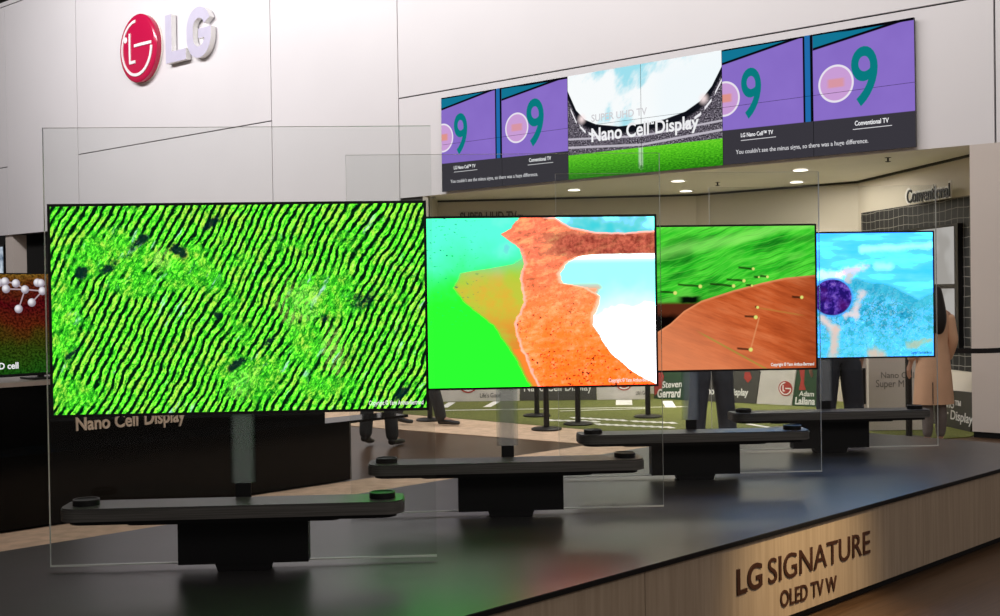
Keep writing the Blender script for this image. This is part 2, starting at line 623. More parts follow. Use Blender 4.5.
def screen_coast():
    s = Sh('screen_coastline'); u, v = s.uv()
    p = s.vec(u * 1.78, v)
    n1 = s.noise(p, 9, 6, .68) - .5
    n2 = s.noise(p, 26, 5, .7)
    n3 = s.noise(p, 4, 3) - .5
    U = lambda zx: (420 + zx / 2.932 - 350) / 305.5
    W = lambda zy: 1 - (zy - 77) / 506
    cur = lambda pts: [(W(b), U(a)) for a, b in pts]
    coast = s.curve(v, cur([(285, 78), (262, 108), (230, 125), (262, 150), (288, 170), (302, 215), (283, 258), (300, 330), (262, 395), (290, 480), (335, 583)])) + n1 * .034
    land = s.sm(u - coast, -.003, .003)
    # water on the left
    g = s.sm(v - u * .25 + n3 * .35, .42, .8)
    water = s.mix(g, srgb(45, 238, 50), srgb(95, 236, 226))
    water = s.mix(s.sm(n3, .05, .2) * .35 * g, water, srgb(150, 215, 240))
    plume_l = s.curve(v, cur([(330, 78), (320, 170), (270, 215), (110, 240), (85, 285), (120, 330), (210, 400), (240, 450), (280, 520), (312, 583)])) + n1 * .03
    pl = s.sm(u - plume_l, -.004, .012) * s.sm(v + n1 * .12, .8, .6)
    pc = s.mix(s.sm(v, .5, .25), s.mix(s.sm(n3 + n1 * .6, -.12, .14), srgb(205, 200, 66), srgb(238, 176, 62)), srgb(242, 122, 52))
    water = s.mix(pl * .9, water, pc)
    pc2 = s.noise(s.vec(u * 2.2 + 3, v * 2.2), 2.3, 4)
    water = s.mix(s.sm(pc2, .55, .7) * pl * .5, water, srgb(150, 225, 70))
    dots = s.sm(s.noise(s.vec(u * 1.78, v * 1.9), 34, 3), .63, .67) * s.sm(u + n1 * .2, .46, .3) * s.sm(v, .3, .6)
    water = s.mix(dots, water, srgb(15, 110, 110))
    # land
    lc = s.mix(s.sm(v + n1 * .3, .25, .85), srgb(250, 150, 66), srgb(232, 130, 96))
    stk = s.noise(s.vec(u * 9 + v * 4, v * 13 - u * 8), 1.6, 6, .68)
    lc = s.mix(s.sm(stk, .46, .66) * .75, lc, srgb(255, 196, 130))
    lc = s.mix(s.sm(stk, .42, .27) * .8, lc, srgb(190, 80, 44))
    lc = s.mix(s.sm(v + n3 * .5, .45, .15) * s.sm(u, .56, .66) * .7, lc, srgb(250, 124, 20))
    lc = s.mix(s.sm(n2, .5, .72) * .45, lc, srgb(255, 205, 150))
    lc = s.mix(s.sm(n2, .46, .3) * .6, lc, srgb(190, 70, 40))
    band = s.band(v, .775 , .905, .02) * s.sm(u, .6, .72)
    lc = s.mix(band * .8, lc, s.mix(s.sm(n2, .35, .65), srgb(120, 28, 30), srgb(216, 100, 80)))
    spk = s.noise(s.vec(u * 1.78, v), 60, 3)
    lc = s.mix(s.sm(spk + (n1 * .5) + s.sm(v, .2, .0) * .05, .62, .68) * s.sm(v, .8, .3) * .85, lc, srgb(60, 20, 10))
    lc = s.mix(s.sm(s.abs(u - coast + (n2 - .5) * .02), .012, .003) * s.sm(v, .95, .6) * .7, lc, srgb(255, 215, 200))
    # sea at the top edge
    top = s.curve(u, [(0, 1), (U(390), W(78)), (U(440), W(108)), (U(520), W(124)), (U(600), W(126)), (1, W(120))]) + n1 * .02
    sea = s.sm(v - top, -.003, .008) * s.sm(u, .62, .64)
    lc = s.mix(s.sm(s.abs(v - top), .012, .003) * s.sm(u, .62, .66) * .7, lc, (1, .8, .7))
    lc = s.mix(sea, lc, s.mix(s.sm(n3, -.15, .1), srgb(70, 215, 225), srgb(190, 250, 245)))
    # white lagoon on the right
    lag = s.curve(v, cur([(690, 186), (520, 188), (460, 195), (428, 212), (405, 245), (415, 275), (488, 290), (523, 315), (522, 342), (506, 372), (503, 400), (525, 440), (556, 490), (620, 545), (690, 583)])) + n1 * .03
    inl = s.sm(u - lag, -.003, .004) * s.sm(v + n1 * .012, .785, .775)
    lgc = s.mix(s.sm(v + n3 * .35 - u * .3, .06, .42), srgb(253, 253, 255), srgb(170, 243, 240))
    lgc = s.mix(s.sm(v, .72, .76) * .8, lgc, (1, 1, 1))
    # the orange spit with its pool
    dx = (u - U(462)) / .075; dy = (v - W(285)) / .12
    sp = s.sm(s.sqrt(dx * dx + dy * dy) + n1 * 1.2, 1.0, .7) * s.sm(v, .62, .56)
    lgc = s.mix(sp * .85, lgc, srgb(250, 160, 80))
    lc = s.mix(s.sm(s.abs(u - lag + (n2 - .5) * .02), .016, .003) * s.sm(v, .8, .76) * s.sm(v, .3, .45) * .8, lc, srgb(255, 225, 190))
    lc = s.mix(inl, lc, lgc)
    return s.lum(s.mix(land, water, lc), 1.0, 18, .79)


def screen_hills():
    s = Sh('screen_green_hill_and_red_field'); u, v = s.uv()
    U = lambda zx: (650 + zx / 3.976 - 561) / 255
    W = lambda zy: 1 - (zy - 22) / 576
    x, y = u * 1.78, v
    p = s.vec(x, y)
    n1 = s.noise(p, 7, 3) - .5
    rot = s.vec((x * .9 + y * .44) * 2.2, (y * .9 - x * .44) * 16)
    st = s.noise(rot, 1.4, 4, .6)
    big = s.noise(s.vec(x * 1.2, y * 3 - x * 1.1), 2.4, 2)
    gc = s.ramp(st * .55 + big * .5, [(0, srgb(4, 60, 12)), (.34, srgb(18, 124, 24)), (.48, srgb(44, 190, 38)), (.62, srgb(84, 222, 58)), (1, srgb(170, 244, 120))])
    fine = s.noise(s.vec((x * .9 + y * .44) * 4, (y * .9 - x * .44) * 40), 1.6, 5, .7)
    gc = s.mix(s.sm(fine, .5, .7) * .35, gc, srgb(8, 70, 14))
    gc = s.mix(s.sm(fine, .48, .32) * .35, gc, srgb(120, 235, 80))
    pat = s.noise(s.vec(x * 1.1 + y * .5, y * 3.2 - x * 1.0), 1.9, 3)
    gc = s.mix(s.sm(pat, .52, .66) * .55, gc, srgb(120, 228, 84))
    gc = s.mix(s.sm(pat, .46, .34) * .5, gc, srgb(10, 86, 20))
    wq = s.noise(p, 2.2, 2) * .16 + y * .94 - x * .30
    fur = s.abs(s.m('FRACT', wq * 22 + s.noise(p, 8, 2) * .35) - .5)
    gc = s.mix(s.sm(fur, .10, .02) * s.sm(s.noise(p, 3.3, 2), .4, .6) * .5, gc, srgb(8, 80, 16))
    gc = s.mix(s.sm(fur, .40, .5) * .3, gc, srgb(130, 240, 90))
    bnd = s.abs(v - .86 + (.55 - u) * .42 + (pat - .5) * .15)
    gc = s.mix(s.sm(bnd, .07, .0) * .5, gc, srgb(150, 240, 110))
    gc = s.mix(s.sm(y - x * .1, .50, .38) * .45, gc, srgb(16, 100, 22))
    bound = s.curve(u, [(0, .2), (.33, W(470)), (U(75), W(410)), (U(130), W(360)), (U(200), W(320)), (U(330), W(280)), (U(450), W(250)), (U(540), W(232)), (1, W(222))])
    rot2 = s.vec((x * .93 - y * .35) * 2, (y * .93 + x * .35) * 14)
    sr = s.noise(rot2, 1.3, 4, .6)
    rc = s.ramp(sr * .6 + s.noise(p, 2.5, 2) * .5, [(0, srgb(100, 36, 14)), (.4, srgb(160, 66, 30)), (.55, srgb(198, 92, 46)), (.75, srgb(222, 124, 76)), (1, srgb(240, 175, 130))])
    ff = s.noise(s.vec((x * .93 - y * .35) * 5, (y * .93 + x * .35) * 60), 1.5, 5, .7)
    rc = s.mix(s.sm(ff, .45, .7) * .3, rc, srgb(120, 46, 20))
    rc = s.mix(s.sm(u + v * .7, 1.0, .5) * .6, rc, srgb(238, 150, 104))
    rc = s.mix(s.sm(v - bound, -.02, -.003) * .6, rc, srgb(244, 160, 110))
    rc = s.mix(s.sm(u, .82, 1.0) * .35, rc, srgb(110, 40, 18))
    # dark hollow at the left
    up_ = s.sm(v, W(318), W(335)) * s.sm(u, U(205), U(185))
    hol = s.mix(s.sm(v + (u - .4) * .3 + n1 * .06, W(385), W(360)), srgb(10, 4, 3), srgb(88, 40, 22))
    left = s.sm(v - bound, -.004, .004)
    gc = s.mix(up_, gc, hol)
    sh = s.sm(s.abs(v - W(316) + n1 * .04), .03, .012) * s.band(u, U(110), U(195), .02)
    gc = s.mix(sh, gc, srgb(4, 14, 6))
    col = s.mix(left, rc, gc)
    # pale tracks in the field
    tr = s.abs((v - W(470)) + (u - U(230)) * 1.0)
    col = s.mix(s.sm(tr, .012, .003) * (1 - left) * s.band(u, U(200), U(480), .03) * .6, col, srgb(150, 150, 60))
    tr = s.abs((v - W(350)) + (u - U(420)) * .33)
    col = s.mix(s.sm(tr, .01, .002) * s.band(u, U(425), U(600), .03) * .4, col, srgb(170, 140, 60))
    tr = s.abs((u - U(398)) - (v - W(510)) * .16)
    col = s.mix(s.sm(tr, .005, .001) * s.band(v, W(510), W(390), .01) * .6, col, srgb(225, 150, 100))
    for zx, zy, r, ln in ((95, 287, 8, 60), (196, 262, 8, 90), (330, 262, 8, 95), (372, 242, 7, 70), (410, 194, 7, 60), (404, 262, 5, 25), (467, 227, 6, 30), (432, 228, 4, 20), (605, 312, 8, 40), (426, 350, 6, 10), (418, 390, 8, 45), (396, 520, 9, 55)):
        cu, cv = U(zx), W(zy)
        du = u - cu; dv = v - cv
        shd = s.band(u, U(zx - ln), cu, .004) * s.sm(s.abs(dv + du * .18 + n1 * .02), .011, .004)
        col = s.mix(shd * .8, col, srgb(22, 18, 10))
        d = s.sqrt(du * du * (1.78 ** 2) + dv * dv)
        col = s.mix(s.sm(d + n1 * .008, r / 576 * 1.2, r / 576 * .5), col, srgb(222, 228, 120))
    return s.lum(col, 1.0)


def screen_ice():
    s = Sh('screen_blue_lagoon'); u, v = s.uv()
    U = lambda zx: (810 + zx / 4.4 - 714) / 220
    W = lambda zy: 1 - (zy - 32) / 548
    x, y = u * 1.78, v
    p = s.vec(x, y)
    n1 = s.noise(p, 6, 4, .6) - .5
    n2 = s.noise(p, 14, 5, .7)
    n3 = s.noise(s.vec(x * 1.0, y * 4), 2.4, 3)
    col = s.mix(s.sm(n3, .3, .7), srgb(66, 212, 236), srgb(112, 234, 244))
    ridge = s.curve(u, [(0, .55), (U(30), .52), (U(150), W(245)), (U(200), W(228)), (U(270), W(250)), (U(350), W(262)), (U(430), W(300)), (U(480), W(325)), (1, W(300))]) + n1 * .02
    rg = s.sm(v - ridge, .012, -.02)
    vo = s.voro(s.vec(x * 1.0 + (n2 - .5) * .12, y * 1.0 + n1 * .12), 13)
    vo2 = s.noise(s.vec(x * 1.4 + y * .9, y * 1.5 - x * .8), 9, 6, .72)
    rk = n2 * .42 + vo * .16 + vo2 * .5 - .02
    rc = s.ramp(rk, [(0, srgb(14, 96, 140)), (.36, srgb(26, 140, 186)), (.5, srgb(52, 184, 220)), (.66, srgb(96, 222, 238)), (.85, srgb(190, 248, 248))])
    ck = s.abs(s.noise(s.vec(x * 1.3 + y * .8, y * 1.5 - x * .9), 6, 5, .6) - .5)
    rc = s.mix(s.sm(ck, .035, .0) * .55, rc, srgb(12, 96, 140))
    rc = s.mix(s.sm(s.abs(n2 - .5), .03, .0) * .4, rc, srgb(190, 246, 248))
    rc = s.mix(s.sm(v - ridge, -.2, -.03) * .6, rc, srgb(52, 176, 214))
    col = s.mix(rg, col, rc)
    lw = s.sm(v + n1 * .3, .3, .1) * .45 + s.sm(u + n1 * .3, .85, 1.0) * .3 * rg
    col = s.mix(lw, col, srgb(96, 232, 240))

    def streak(ax, ay, bx, by, r, c, k, rough=1.0):
        nonlocal col
        a0, a1, b0, b1 = U(ax) * 1.78, W(ay), U(bx) * 1.78, W(by)
        L2 = (b0 - a0) ** 2 + (b1 - a1) ** 2
        t = s.m('MULTIPLY', ((x - a0) * (b0 - a0) + (y - a1) * (b1 - a1)), 1 / L2, clamp=True)
        dx = x - a0 - t * (b0 - a0); dy = y - a1 - t * (b1 - a1)
        d = s.sqrt(dx * dx + dy * dy) + n1 * .12 * rough + (n2 - .5) * .09 * rough
        col = s.mix(s.sm(d, r * 1.1, r * .05) * k, col, c)
    streak(230, 103, 530, 90, .045, srgb(185, 252, 252), .8, .4)
    streak(300, 180, 350, 182, .05, srgb(190, 250, 250), .7, .5)
    streak(40, 214, 130, 215, .05, srgb(225, 245, 250), .9)
    streak(130, 214, 235, 180, .045, srgb(235, 225, 228), .9)
    streak(160, 240, 175, 215, .03, srgb(215, 200, 205), .7)
    streak(225, 312, 190, 390, .05, srgb(232, 214, 218), .9)
    streak(150, 392, 205, 395, .035, srgb(228, 214, 218), .8)
    streak(50, 410, 105, 460, .05, srgb(232, 210, 205), .9)
    streak(105, 460, 95, 575, .055, srgb(222, 196, 185), .9)
    streak(270, 565, 310, 572, .065, srgb(214, 190, 170), .9)
    streak(440, 535, 530, 510, .035, srgb(200, 190, 140), .6)
    du = (u - U(95)) / .092; dv = (v - W(315)) / .15
    d = s.sqrt(du * du + dv * dv) + n1 * .06
    col = s.mix(s.sm(d, 1.12, 1.0) * .8, col, srgb(70, 160, 230))
    pv = s.noise(s.vec(x * 1.5 + y, y * 1.5 - x), 9, 4, .65)
    pu = s.ramp(pv, [(0, srgb(16, 10, 70)), (.45, srgb(36, 20, 110)), (.56, srgb(84, 54, 166)), (.8, srgb(186, 150, 226))])
    pu = s.mix(s.sm(s.noise(p, 4, 2), .5, .65) * .6, pu, srgb(84, 18, 100))
    col = s.mix(s.sm(d, 1.0, .93), col, pu)
    return s.lum(col, 1.08, 22, .82)


def screen_compare():
    s = Sh('screen_purple_comparison'); u, v = s.uv()
    n = s.noise(s.vec(u * 2, v), 3, 2)
    col = s.mix(n, srgb(132, 104, 196), srgb(146, 118, 210))
    blk = (.003, .003, .005)
    blue = srgb(34, 110, 176); teal = srgb(18, 120, 152)
    for a, b in ((0, .45), (.5, .985)):
        e = (u - a) * (.125 / (b - a)) + .865
        col = s.mix(s.sm(v - e, -.004, .004) * s.sm(u, a, a + .004), col, blk)
        col = s.mix(s.sm(v - e, .018, .024) * s.sm(u, a, a + .004), col, teal)
    col = s.mix(s.sm(v, .975, .98) * s.sm(u, .6, .7), col, blk)
    col = s.mix(s.sm(v, .983, .987), col, blk)
    col = s.mix(s.band(u, .449, .5, .002), col, blk)
    col = s.mix(s.band(u, .459, .487, .002), col, blue)
    edge = .30 - u * .02
    col = s.mix(s.sm(v - edge, .004, -.004), col, srgb(58, 56, 63))
    for cu in (.012, .618):
        du = (u - cu) * 1.7; dv = v - .572
        d = s.sqrt(du * du + dv * dv)
        col = s.mix(s.sm(d, .155, .15), col, (.85, .8, .9))
        col = s.mix(s.sm(d, .138, .133), col, srgb(205, 160, 218))
        rx = s.sm(s.abs(du), .09, .05) * s.sm(s.abs(dv - .005), .045, .025)
        col = s.mix(rx * (.9 if cu < .1 else .65), col, srgb(228, 150, 130))
    return s.emit(col, .95)


def screen_stadium():
    s = Sh('screen_stadium'); u, v = s.uv()
    x = u * 1.7
    p = s.vec(x, v)
    cl = s.noise(s.vec(x * 1.1, v * 1.2 - x * .7), 2.2, 5, .55)
    sky = s.mix(s.sm(cl + (v - .7) * .3 - s.abs(u - .38) * .5, .40, .56), srgb(250, 254, 255), srgb(160, 226, 240))
    sky = s.mix(s.sm(u, .52, .68) * s.sm(v + u * -.3, .9, .55), sky, srgb(244, 252, 255))
    arc = s.curve(u, [(0, .86), (.06, .66), (.12, .56), (.2, .50), (.35, .455), (.5, .45), (.65, .465), (.78, .51), (.87, .585), (.94, .70), (1, .86)])
    below = s.sm(arc - v, -.004, .004)
    n = s.noise(p, 70, 3, .7)
    seats = s.ramp(n, [(0, srgb(14, 12, 18)), (.42, srgb(36, 33, 42)), (.56, srgb(112, 105, 118)), (.74, srgb(225, 220, 230))])
    st = s.mix(s.sm(arc - v, .05, .1), srgb(16, 18, 26), seats)
    dash = s.m('FRACT', u * 16)
    ln = s.abs(arc - v - .115)
    st = s.mix(s.sm(ln, .016, .009) * s.sm(dash, .3, .36) * s.sm(s.abs(u - .5), .2, .3), st, (.85, .84, .88))
    for k, h in ((.26, .014), (.34, .012)):
        l2 = s.abs(v - k - s.abs(u - .5) * .1)
        st = s.mix(s.sm(l2, h, h * .5), st, srgb(190, 184, 196))
    col = s.mix(below, sky, st)
    gr = s.noise(s.vec(x * 3, v * 9), 12, 4, .7)
    gc = s.ramp(gr + (v - .12) * 1.4, [(0, srgb(10, 60, 8)), (.35, srgb(40, 130, 18)), (.6, srgb(88, 200, 34)), (1, srgb(165, 240, 70))])
    gc = s.mix(s.sm(s.abs(u - .495), .02, .008) * s.sm(v + (gr - .5) * .2, .03, .1) * .55, gc, srgb(220, 240, 215))
    g_ = s.sm(.235 - v, -.003, .003)
    col = s.mix(g_, col, gc)
    for cu, cv in ((.1, .57), (.89, .6)):
        du = (u - cu) * 1.7; dv = v - cv
        d = s.sqrt(du * du + dv * dv)
        col = s.mix(s.sm(d, .07, .0) * .9, col, srgb(255, 235, 235))
    return s.emit(col, .98)


def screen_molecules(balls):
    s = Sh('screen_molecules_over_grass'); u, v = s.uv()
    x = u * 1.78
    p = s.vec(x, v)
    n = s.noise(p, 46, 4, .7)
    base = s.ramp(v + (s.noise(p, 3, 2) - .5) * .35, [(0, srgb(28, 96, 22)), (.3, srgb(58, 78, 18)), (.5, srgb(104, 40, 18)), (.7, srgb(96, 14, 22)), (.88, srgb(104, 50, 22)), (1, srgb(150, 110, 40))])
    col = s.mix(s.sm(n, .38, .62), s.mix(.8, base, (0, 0, 0)), base)
    links = [(1, 2), (1, 3), (2, 4), (3, 4), (4, 9), (7, 8), (4, 7), (5, 7), (0, 2)]
    B = [(a * 1.78, b) for a, b in balls]
    for a, b in links:
        a0, a1 = B[a]; b0, b1 = B[b]
        L2 = (b0 - a0) ** 2 + (b1 - a1) ** 2
        t = s.m('MULTIPLY', ((x - a0) * (b0 - a0) + (v - a1) * (b1 - a1)), 1 / L2, clamp=True)
        dx = x - a0 - t * (b0 - a0); dy = v - a1 - t * (b1 - a1)
        col = s.mix(s.sm(s.sqrt(dx * dx + dy * dy), .008, .005) * .6, col, (.7, .55, .6))
    for a, b in B:
        dx = x - a; dy = v - b
        d = s.sqrt(dx * dx + dy * dy)
        hl = s.sqrt((dx + .012) * (dx + .012) + (dy - .012) * (dy - .012))
        col = s.mix(s.sm(d, .043, .038), col, s.mix(s.sm(hl, .05, .0), srgb(150, 140, 152), srgb(252, 250, 255)))
    return s.emit(col, .9)


# ------------------------------------------------------------------ the hall
WD = V3((.7425, -.6699, 0))                        # along the long wall, to the right
WN = V3((-.6699, -.7425, 0))                       # out of it, to the viewer
WALL = Fr((4.74, 12.1, 0), WD, (0, 0, 1), WN)
wall_s = lambda px, py=200: WALL.hit(px, py)[0]
SOF = 2.945

bm = bmesh.new()
box(bm, -22, 16, -6, 34, -.1, 0)
struct('floor', bm, M['floor'])
bm = bmesh.new()
box(bm, -22, 16, -6, 34, 9.3, 9.4)
struct('ceiling', bm, M['ceiling'])

# long white wall: panels with open joints over a dark backing
ZS = 4.41
s_l, s8, s80, s273, s400, s427, s995 = -26, wall_s(8), wall_s(79), wall_s(273), wall_s(400), wall_s(426.5), wall_s(996)
s48 = wall_s(62, 235)
gp = .010
bm = bmesh.new()


def panel(a, b, z0, z1):
    fs = box(bm, a + gp, b - gp, z0 + gp, z1 - gp, -.03, 0, WALL)


for a, b in ((s_l, s8), (s8, s80), (s80, s273), (s273, s400), (s400, s995), (s995, s995 + 6)):
    split = not (a == s8 or a == s273)
    low = SOF - gp if a >= s400 or b <= s80 else 0
    if split:
        panel(a, b, ZS, 7.86)
        panel(a, b, SOF - gp if a >= s400 or b <= s80 else 0, ZS)
    else:
        panel(a, b, low if b <= s80 else 0, 7.86)
panel(s_l, s80, 7.86, 7.97); panel(s80, s995 + 6, 7.86, 7.97)
struct('wall_back', bm, M['white_wall'])
bm = bmesh.new()
box(bm, s_l, s995 + 6, SOF + .005, 7.96, -.3, -.032, WALL)
box(bm, s80, s427 - .35, 0, SOF + .004, -.3, -.032, WALL)
box(bm, s427 - .349, s427 - .02, 0, SOF + .004, -.08, -.032, WALL)
struct('wall_back_core', bm, M['seam'])

# right column under the fascia
bm = bmesh.new()
sc0 = wall_s(971, 300)
box(bm, sc0, sc0 + .75, .06, SOF, -.45, .0, WALL)
bevel(bm, .006, 1)
struct('wall_column_right', bm, M['column'])
bm = bmesh.new()
box(bm, sc0 + .01, sc0 + .74, 0, .058, -.44, -.01, WALL)
struct('baseboard_column', bm, M['black_plastic'])

# booth behind the fascia
zc = SOF
A = at_z(437.5, 200.5, zc); B = at_z(696, 194, zc); D = at_z(858, 181, zc); E = at_z(971, 154, zc)
Lf = WALL.p(s427 + .0, 0, -.02)
bm = bmesh.new()


def wall_seg(bm, a, b, th, z0=0, z1=3.2):
    a, b = V3((a.x, a.y, 0)), V3((b.x, b.y, 0))
    u = (b - a).normalized()
    n = V3((u.y, -u.x, 0))          # to the viewer when running left to right
    fr = Fr(a, u, (0, 0, 1), n)
    box(bm, 0, (b - a).length, z0, z1, -th, 0, fr)
    return fr, (b - a).length


FA, LA = wall_seg(bm, A, B, .15); struct('wall_booth_back', bm, M['beige_wall']); bm = bmesh.new()
FB, LB = wall_seg(bm, B, D, .15); struct('wall_booth_rear', bm, M['beige_wall']); bm = bmesh.new()
E2 = E + (E - D).normalized() * .5
FR, LR = wall_seg(bm, D, E2, .15); struct('wall_booth_right', bm, M['beige_wall']); bm = bmesh.new()
FL, LL = wall_seg(bm, WALL.p(s427, 0, -.035), A, .08, 0, SOF - .002); struct('wall_booth_left', bm, M['beige_wall']); bm = bmesh.new()
# soffit
w0, w1 = WALL.p(s427 - .1, 0, -.31), WALL.p(sc0 + .8, 0, -.31)
pts = [(w0.x, w0.y), (w1.x, w1.y), (E2.x + .2, E2.y), (D.x + .2, D.y + .2), (B.x, B.y + .2), (A.x - .2, A.y + .2)]
prism(bm, pts, SOF, SOF + .1)
q = [WALL.p(s427 - .1, 0, -.031), WALL.p(sc0 + .8, 0, -.031), WALL.p(sc0 + .8, 0, -.32), WALL.p(s427 - .1, 0, -.32)]
prism(bm, [(k.x, k.y) for k in q], SOF, SOF + .0045)
struct('ceiling_booth', bm, M['soffit'])
# dark strip where ceiling meets booth walls
bm = bmesh.new()
for fr, L in ((FA, LA), (FB, LB), (FR, LR)):
    box(bm, 0, L, SOF - .03, SOF - .002, .001, .02, fr)
struct('trim_1', bm, M['seam'])

# far end behind the counter: dark wall, pillar
bm = bmesh.new()
FARS = Fr(WALL.p(0, 0, -1.6), WD, (0, 0, 1), WN)
box(bm, -30, s80 + 2, 0, 3.1, -.1, 0, FARS)
struct('wall_far_left', bm, M['gloss_black'])
bm = bmesh.new()
p0, p1 = wall_s(3.5, 250), wall_s(11, 250)
box(bm, p0, p1 - .02, 0, SOF, -.36, -.05, WALL)
struct('wall_pillar_left', bm, M['column'])
f0 = FARS.hit(6, 255)[0]
t = thing('wall_screen', 'pale blue lit screen mostly out of frame beside the far pillar', 'screen', FARS.p(f0 - .8, 0, .05))
bm = bmesh.new(); box(bm, f0 - 1.7, f0, 1.0, 2.9, .002, .05, FARS); part('frame', bm, M['bezel'], t)
s = Sh('screen_pale_blue'); u, v, w = s.obj()
M['paleblue'] = s.emit(s.mix(s.sm(s.noise(s.vec(u, v, w), 2.5, 3), .4, .6), srgb(60, 90, 120), srgb(215, 228, 240)), .8)
bm = bmesh.new(); box(bm, f0 - 1.65, f0 - .05, 1.05, 2.85, .051, .055, FARS); part('screen_face', bm, M['paleblue'], t)

# ------------------------------------------------------------------ floor coverings
def floor_poly(name, pts, z0, z1, mat, label, cat):
    bm = bmesh.new()
    prism(bm, pts, z0, z1)
    o = part(name, bm, mat)
    return tag(o, label, cat)


# band of carpet along the platform (45 degrees), its edges x - y = const
a0, a1 = at_z(350, 426, 0), at_z(580, 444, 0)
b0, b1 = at_z(420, 416, 0), at_z(532, 425.6, 0)
du = (a1 - a0).normalized(); dv = (b1 - b0).normalized()


def cut(o_, d_, k_):
    """where the line o + d t meets x - y = k"""
    t_ = (k_ - (o_.x - o_.y)) / (d_.x - d_.y)
    return (o_.x + d_.x * t_, o_.y + d_.y * t_)


n_ = V3((du.y, -du.x, 0)) * .012                    # keep clear of the strip
r0, r1 = cut(a0 + n_, du, -11.03), cut(a0 + n_, du, -7.23)
floor_poly('carpet_runner', [(-11.2, -.17), r0, r1, (-5.6, 1.63), (-11.2, -3.97)], .001, .006, M['carpet'],
           'beige carpet band running along the rear edge of the dark platform', 'carpet')
pa = [a0 - du * 9, a0 + du * 8.2]
pb = [b0 - dv * 9, b0 + dv * 6.6]
floor_poly('carpet_strip', [(p_.x, p_.y) for p_ in (pa[0], pa[1], pb[1], pb[0])], .001, .006, M['carpet'],
           'beige carpet strip at the edge of the green turf, under the stanchions', 'carpet')
tz = .008
turf = thing('turf_mat', 'green artificial turf with white pitch lines on the booth floor', 'turf', (1.5, 15, 0))
bm = bmesh.new()
nb = V3((-dv.y, dv.x, 0)) * .012
tl0 = b0 - dv * .9 + nb; tr0 = b0 + dv * 5.2 + nb
cl0 = WALL.p(sc0 - .02, 0, .03); cl1 = WALL.p(sc0 - .03, 0, -.3)
prism(bm, [(k.x, k.y) for k in (tl0, tr0, cl0, cl1, V3((D.x - .03, D.y - .03, 0)), V3((B.x, B.y - .03, 0)), V3((A.x + .04, A.y - .03, 0)), WALL.p(s427 + .05, 0, .02))], .001, tz)
part('turf_surface', bm, M['turf'], turf)


def floor_line(x0, y0, x1, y1, w, nm='pitch_line'):
    a, b = at_z(x0, y0, tz), at_z(x1, y1, tz)
    u = (b - a).normalized()
    fr = Fr(a, u, V3((-u.y, u.x, 0)), (0, 0, 1))
    bm = bmesh.new()
    box(bm, 0, (b - a).length, -w / 2, w / 2, .0005, .002, fr)
    part(nm, bm, M['white_print'], turf)


floor_line(440, 410.5, 700, 406.5, .05)
floor_line(560, 411, 650, 408.5, .05)
floor_line(444, 407.5, 452, 402.5, .10)
floor_line(487, 407, 497, 401.5, .10)
floor_line(624, 405, 624, 400, .22)
floor_line(671, 407.5, 667, 401, .14)
floor_line(748, 424, 772, 428, .07)
for row, (x0, y0, x1, y1) in enumerate(((572, 418, 628, 421), (596, 424.5, 675, 428), (632, 421.5, 678, 423.5), (548, 420.5, 600, 422))):
    n = max(4, int((x1 - x0) / 8))
    for k in range(n):
        f0, f1 = k / n, (k + .72) / n
        floor_line(x0 + (x1 - x0) * f0, y0 + (y1 - y0) * f0, x0 + (x1 - x0) * f1, y0 + (y1 - y0) * f1 - .6, .16, 'pitch_marking')

# ------------------------------------------------------------------ platform
ST = .455                                            # deck height
q2 = sqrt(.5)
fx = lambda sm, df: ((sm + df) / 2, (sm - df) / 2)   # from x+y and x-y
DF, DR, S0, S1 = -4.08, -7.2, .6, 11.5
plat = thing('display_platform', 'long low display platform with dark glossy deck and beige lettered front', 'platform', (2.0, 7.5, 0))
bm = bmesh.new()
prism(bm, [fx(S0, DF), fx(S1, DF), fx(S1, DR), fx(S0, DR)], ST - .004, ST)
part('deck', bm, M['deck'], plat)
bm = bmesh.new()
prism(bm, [fx(S0, DF), fx(S1, DF), fx(S1, DR), fx(S0, DR)], ST - .022, ST - .0042)
part('edge_trim', bm, M['black_plastic'], plat)
FACE = Fr((*fx(0, DF - .02), 0), (q2, q2, 0), (0, 0, 1), (q2, -q2, 0))
fs = lambda px, py: FACE.hit(px, py)[0]
seams = [S0 * q2 + .01, fs(380, 640), fs(645, 590), fs(923, 515), S1 * q2 - .01]
for a, b in zip(seams, seams[1:]):
    bm = bmesh.new(); box(bm, a + .002, b - .002, .05, ST - .024, -.02, 0, FACE); part('front_panel', bm, M['face'], plat)
bm = bmesh.new()
k = .03 * 2
prism(bm, [fx(S0 + k, DF - .08), fx(S1 - k, DF - .08), fx(S1 - k, DR + .04), fx(S0 + k, DR + .04)], 0.002, ST - .0235)
part('base', bm, M['black_plastic'], plat)
bm = text_fit('LG', FACE, (736.5, 595.5), (761.5, 586.5), (735, 570), .0005, .006, .016); part('raised_lettering', bm, M['copper_letter'], plat)
bm = text_fit('SIGNATURE', FACE, (768, 584), (869.5, 552.5), (767, 559.5), .0005, .006, .0); part('raised_lettering', bm, M['copper_letter'], plat)
bm = text_fit('OLED TV W', FACE, (780, 607.5), (836, 590.5), (779, 591.5), .0005, .006, .006); part('raised_lettering', bm, M['copper_letter'], plat)

# ------------------------------------------------------------------ the four sets
TW, TH = 1.471, .832
YAW = atan2(.09, 1.459)
ux, uy = cos(YAW), sin(YAW)
TZ = HC - .457                                       # lower edge of the screens
GZ0, GZ1 = ST + .022, 2.188


def set_origin(i):
    rx, ry = -.287 + 1.0485 * i, 4.76 + 1.043 * i
    return V3((rx - ux * TW / 2, ry - uy * TW / 2, 0))


